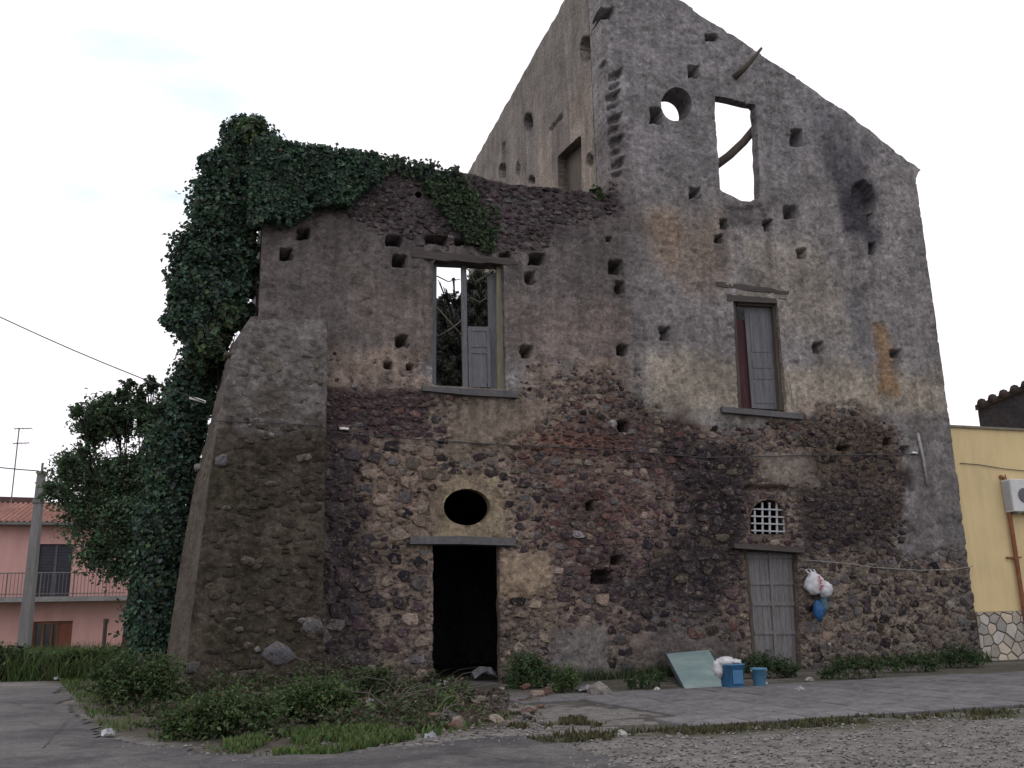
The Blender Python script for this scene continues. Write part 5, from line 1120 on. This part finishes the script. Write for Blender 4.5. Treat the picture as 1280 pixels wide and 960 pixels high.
# dark raised roof part behind
a = hp(-40, 632, 5); b = hp(42, 622, 5); c_ = hp(60, 640, 5)
f = MB(); f.prism([(U0+2, 5.0, zt+.9), (c_[0]+.4, 5.0, zt+.9), (c_[0]-.4, 5.0, b[1]), (U0+5, 5.0, b[1]+.1)], [(U0+2, 8.6, zt+.9), (c_[0]+.4, 8.6, zt+.9), (c_[0]-.4, 8.6, b[1]), (U0+5, 8.6, b[1]+.1)]); f.build('upper_roof', mat_flat('dark_roof_tile', (.09, .06, .055), 6, .3), PH)
# antenna on the roof
an0 = hp(14, 626, 4); an1 = hp(26, 535, 4); f = MB(); AO = HO+an0[0]*UD+4*VD+an0[1]*ZD
hh = an1[1]-an0[1]; f.tube([(0, 0, -.1), (.0, 0, hh)], .03, 6)
AN = empty('antenna', AO, TH, 'thin television antenna mast on the pink house roof', 'antenna'); f.build('mast', M_GUT, AN)
for z, l in ((hh-.05, .55), (hh*.78, .5)):
    f = MB(); f.tube([(-.2, 0, z), (l, 0, z+.06)], .025, 5); 
    for k in range(5): f.tube([(-.2+k*(l+.2)/4, -.3, z+.02), (-.2+k*(l+.2)/4, .3, z+.02)], .012, 4)
    f.build('aerial', M_GUT, AN)
# concrete pole in front of the pink house
pt = PY(52, 592, 34.0); f = MB(); PO = empty('utility_pole', (pt[0], pt[1], 0), 0, 'tapered grey concrete pole before the pink house', 'pole')
prof = []
f.prism([(-.19, -.17, -.3), (.19, -.17, -.3), (.19, .17, -.3), (-.19, .17, -.3)], [(-.12, -.1, pt[2]), (.12, -.1, pt[2]), (.12, .1, pt[2]), (-.12, .1, pt[2])]); f.build('shaft', mat_flat('pole_concrete', (.19, .187, .185), 5, .25, .4, .9, .01, (2, 2, .4)), PO)
f = MB(); f.box((-.17, -.16, pt[2]-1.1), (.17, .16, pt[2]-.95)); f.build('band', M_GUT, PO)
f = MB(); f.box((-.14, -.13, pt[2]-.02), (.14, .13, pt[2]+.08)); f.build('collar', M_GUT, PO)
f = MB(); f.tube([(0, 0, pt[2]+.05), (0, 0, pt[2]+.4)], .04, 6); f.build('pin', M_GUT, PO)
cable('overhead_wire', [np.array([pt[0]-.1, pt[1], pt[2]+.1]), PY(-300, 520, 30)], .022, M_CABLE, 'overhead wire leaving the concrete pole towards the left', 'wire', .3)
x, y = G(131, 812+22); f = MB(); xp = PY(131, 790, 33); f.tube([(0, 0, 0), (0, 0, xp[2]+.3)], .07, 6); f.tube([(0, 0, xp[2]+.3), (.02, 0, xp[2]+.45)], .09, 6); tag(f.build('fence_post', M_WOODB, None, (xp[0], xp[1], 0)), 'short dark post in the weeds before the pink house', 'post')

# ================================================================== YELLOW HOUSE AND DARK ROOF BEHIND
YV = .12
YH = empty('house', L(UR+.08, YV, 0), TH, 'yellow rendered house with white crazy stone plinth adjoining the ruin', 'building')
def yp(px, py, v=0): u, z = P(px, py, YV+v); return u-(UR+.08), z
M_YEL = mat_flat('yellow_render', (.64, .51, .275), 2.2, .13, .25, .9, .01, (1, 1, .3), c2=(.54, .435, .24))
ytop = yp(1240, 537)[1]; ypl = yp(1255, 764)[1]
f = MB(); f.box((0, 0, -.4), (11, .4, ytop)); f.box((0, .4, -.4), (.4, 9, ytop)); f.box((0.4, 8.6, -.4), (11, 9, ytop)); f.box((.4, .4, ytop-.4), (11, 8.6, ytop-.15)); f.build('wall', M_YEL, YH)
f = MB(); f.box((-.03, -.06, ytop), (11.05, .5, ytop+.07)); f.build('coping', mat_flat('stained_coping', (.17, .15, .12), 8, .3), YH)
f = MB(); f.box((0.002, -.035, -.3), (10.9, -.002, ypl)); PLN = f.build('plinth', mat_flat('dark_joint', (.10, .085, .065), 12, .3), YH)
# crazy paving stones: cells of a jittered grid cut by half planes
M_CRAZY = mat_obj('pale_cladding_stone', None, 10, .18, .4, .8, .01)
r4 = random.Random(23); seeds = [(i*.34+r4.uniform(-.1, .1)+(.17 if j % 2 else 0), j*.27+r4.uniform(-.09, .09)) for i in range(-1, 32) for j in range(-2, 7)]
for sx, sz in seeds:
    poly = [(sx-.5, sz-.5), (sx+.5, sz-.5), (sx+.5, sz+.5), (sx-.5, sz+.5)]
    def clip(poly, px0, pz0, nx_, nz_):
        o2 = []
        for i in range(len(poly)):
            a, b = poly[i], poly[(i+1) % len(poly)]; da = (a[0]-px0)*nx_+(a[1]-pz0)*nz_; db = (b[0]-px0)*nx_+(b[1]-pz0)*nz_
            if da <= 0: o2.append(a)
            if da*db < 0: t = da/(da-db); o2.append((a[0]+(b[0]-a[0])*t, a[1]+(b[1]-a[1])*t))
        return o2
    for tx, tz in seeds:
        dx_, dz_ = tx-sx, tz-sz; l = math.hypot(dx_, dz_)
        if 0 < l < 1 and poly: poly = clip(poly, sx+dx_/2-dx_/l*.017, sz+dz_/2-dz_/l*.017, dx_/l, dz_/l)
    for (a, b, nx_, nz_) in ((.01, 0, -1, 0), (10.85, 0, 1, 0), (0, -.25, 0, -1), (0, ypl-.008, 0, 1)):
        if poly: poly = clip(poly, a, b, nx_, nz_)
    if len(poly) < 3: continue
    cx, cz_ = np.mean(poly, 0); d = r4.uniform(.055, .07)
    inn = [(cx+(x-cx)*.9, cz_+(z-cz_)*.9) for x, z in poly]
    mb = MB(); n = len(poly); mb.add([(x, -.036, z) for x, z in poly]+[(x, -d+.008, z) for x, z in poly]+[(x, -d, z) for x, z in inn], [(i, (i+1) % n, n+(i+1) % n, n+i) for i in range(n)]+[(n+i, n+(i+1) % n, 2*n+(i+1) % n, 2*n+i) for i in range(n)]+[tuple(2*n+i for i in range(n))])
    o = mb.build('cladding_stone', M_CRAZY, PLN); k = r4.uniform(.6, 1.12); w_ = r4.uniform(-.03, .03); o.color = ((.42+w_)*k, .385*k, (.33-w_)*k, 1)
# rusty drain pipe
M_RUST = mat_flat('rusty_pipe', (.20, .085, .045), 9, .3, .3, .8)
f = MB(); pq = [yp(1252, 598), yp(1258, 620), yp(1267, 700), yp(1275, 770), yp(1284, 840)]; f.tube([(pq[0][0]-.06, 0, pq[0][1]+.05)]+[(pq[2][0], -.1, z) for (u, z) in pq], .06, 10)
DP = f.build('drain_pipe', M_RUST, YH, smooth=True); f = MB(); zc = yp(1268, 697)[1]; f.box((pq[2][0]-.28, -.1, zc-.02), (pq[2][0]+.2, -.02, zc+.02)); f.build('bracket', M_RUST, DP)
# air conditioner
aq = yp(1262, 601); a2 = yp(1262, 641); f = MB(); AC = empty('air_conditioner', L(P(1264, 610, YV-.36)[0], YV-.02, a2[1]), TH, 'white outdoor air conditioner unit on the yellow house wall', 'air conditioner')
hA = aq[1]-a2[1]; f.box((0, -.34, 0), (.85, 0, hA), bev=.02); f.build('casing', mat_flat('ac_white', (.55, .56, .56), 8, .1, .1, .5), AC)
f = MB(); f.box((-.012, -.3, .06), (-.001, -.04, hA-.06)); f.build('side_vent', mat_flat('vent_grey', (.2, .21, .22), 8, .1), AC)
for k in range(7): f = MB(); f.box((-.02, -.3+k*.038, .07), (-.012, -.285+k*.038, hA-.07)); f.build('vent_slat', M_WHITE, AC)
f = MB(); lathe(f, [(.2, 0), (.21, .02), (.19, .03), (.05, .03)], 20); o = f.build('fan_guard', mat_flat('guard_grey', (.12, .12, .13), 8, .1), AC, (.42, -.345, hA/2)); o.rotation_euler = (math.pi/2, 0, 0)
f = MB(); 
for a in (.12, .7): f.box((a, -.36, -.06), (a+.05, 0, -.003))
f.build('bracket', M_GUT, AC)
cable('wall_cable', [L(*lp(x, y, YV-.04)) for x, y in [(1200, 579), (1225, 581), (1255, 586), (1285, 589)]], .012, M_CABLE, 'thin cable across the upper yellow wall')
cable('wall_cable', [L(*lp(x, y, YV-.06)) for x, y in [(1256, 593), (1259, 601), (1262, 606)]], .014, M_CABLE, 'short cable loop feeding the air conditioner')
# dark tiled building behind, its backlit silhouette put into near-black colours
BV = 3.2
def dp(px, py): u, z = P(px, py, BV); return u, z
BR_ = -math.radians(27); e0u, e0z = dp(1220, 503); BO = L(e0u, BV, 0)
def dq(px, py):
    nx_ = np.array([-math.sin(BR_), math.cos(BR_), 0]); d = ray(px, py); t = ((BO-CAM) @ nx_)/(d @ nx_); X = CAM+t*d-BO; return X[0]*math.cos(BR_)+X[1]*math.sin(BR_), X[2]
e0 = (0.0, e0z); e1 = dq(1280, 478)
BH = empty('house', BO, BR_, 'dark stone building with rough tiled eaves rising behind the yellow house', 'building')
f = MB(); wU = 9; f.box((.02, .15, -.3), (wU, .95, e0[1]-.22)); 
sl_ = (e1[1]-e0[1])/(e1[0]-e0[0])
f.prism([(.02, .15, e0[1]-.23), (wU, .15, e0[1]-.23), (wU, .15, e0[1]-.1+sl_*wU)], [(.02, .95, e0[1]-.23), (wU, .95, e0[1]-.23), (wU, .95, e0[1]-.1+sl_*wU)])
f.build('wall', mat_flat('dark_stone_wall', (.045, .042, .046), 7, .4, .7, .95, .03), BH)
for k in range(24):
    a = k*.34; f = MB(); zz = e0[1]-.05+a*sl_
    f.tube([(a+.17, -.12, zz), (a+.17, .5, zz+.01), (a+.17, 1.0, zz+.01)], .15, 8); f.build('roof_tile', mat_flat('silhouette_tile', (.06, .045, .042), 8, .35) if k == 0 else bpy.data.materials['silhouette_tile'], BH, smooth=True)
f = MB(); f.prism([(-.05, -.02, e0[1]-.26), (wU, -.02, e0[1]-.26+sl_*wU), (wU, -.02, e0[1]-.1+sl_*wU), (-.05, -.02, e0[1]-.1)], [(-.05, .14, e0[1]-.26), (wU, .14, e0[1]-.26+sl_*wU), (wU, .14, e0[1]-.1+sl_*wU), (-.05, .14, e0[1]-.1)]); f.build('eaves', mat_flat('dark_eaves', (.06, .055, .055), 8, .3), BH)
print('objects', len(bpy.data.objects))
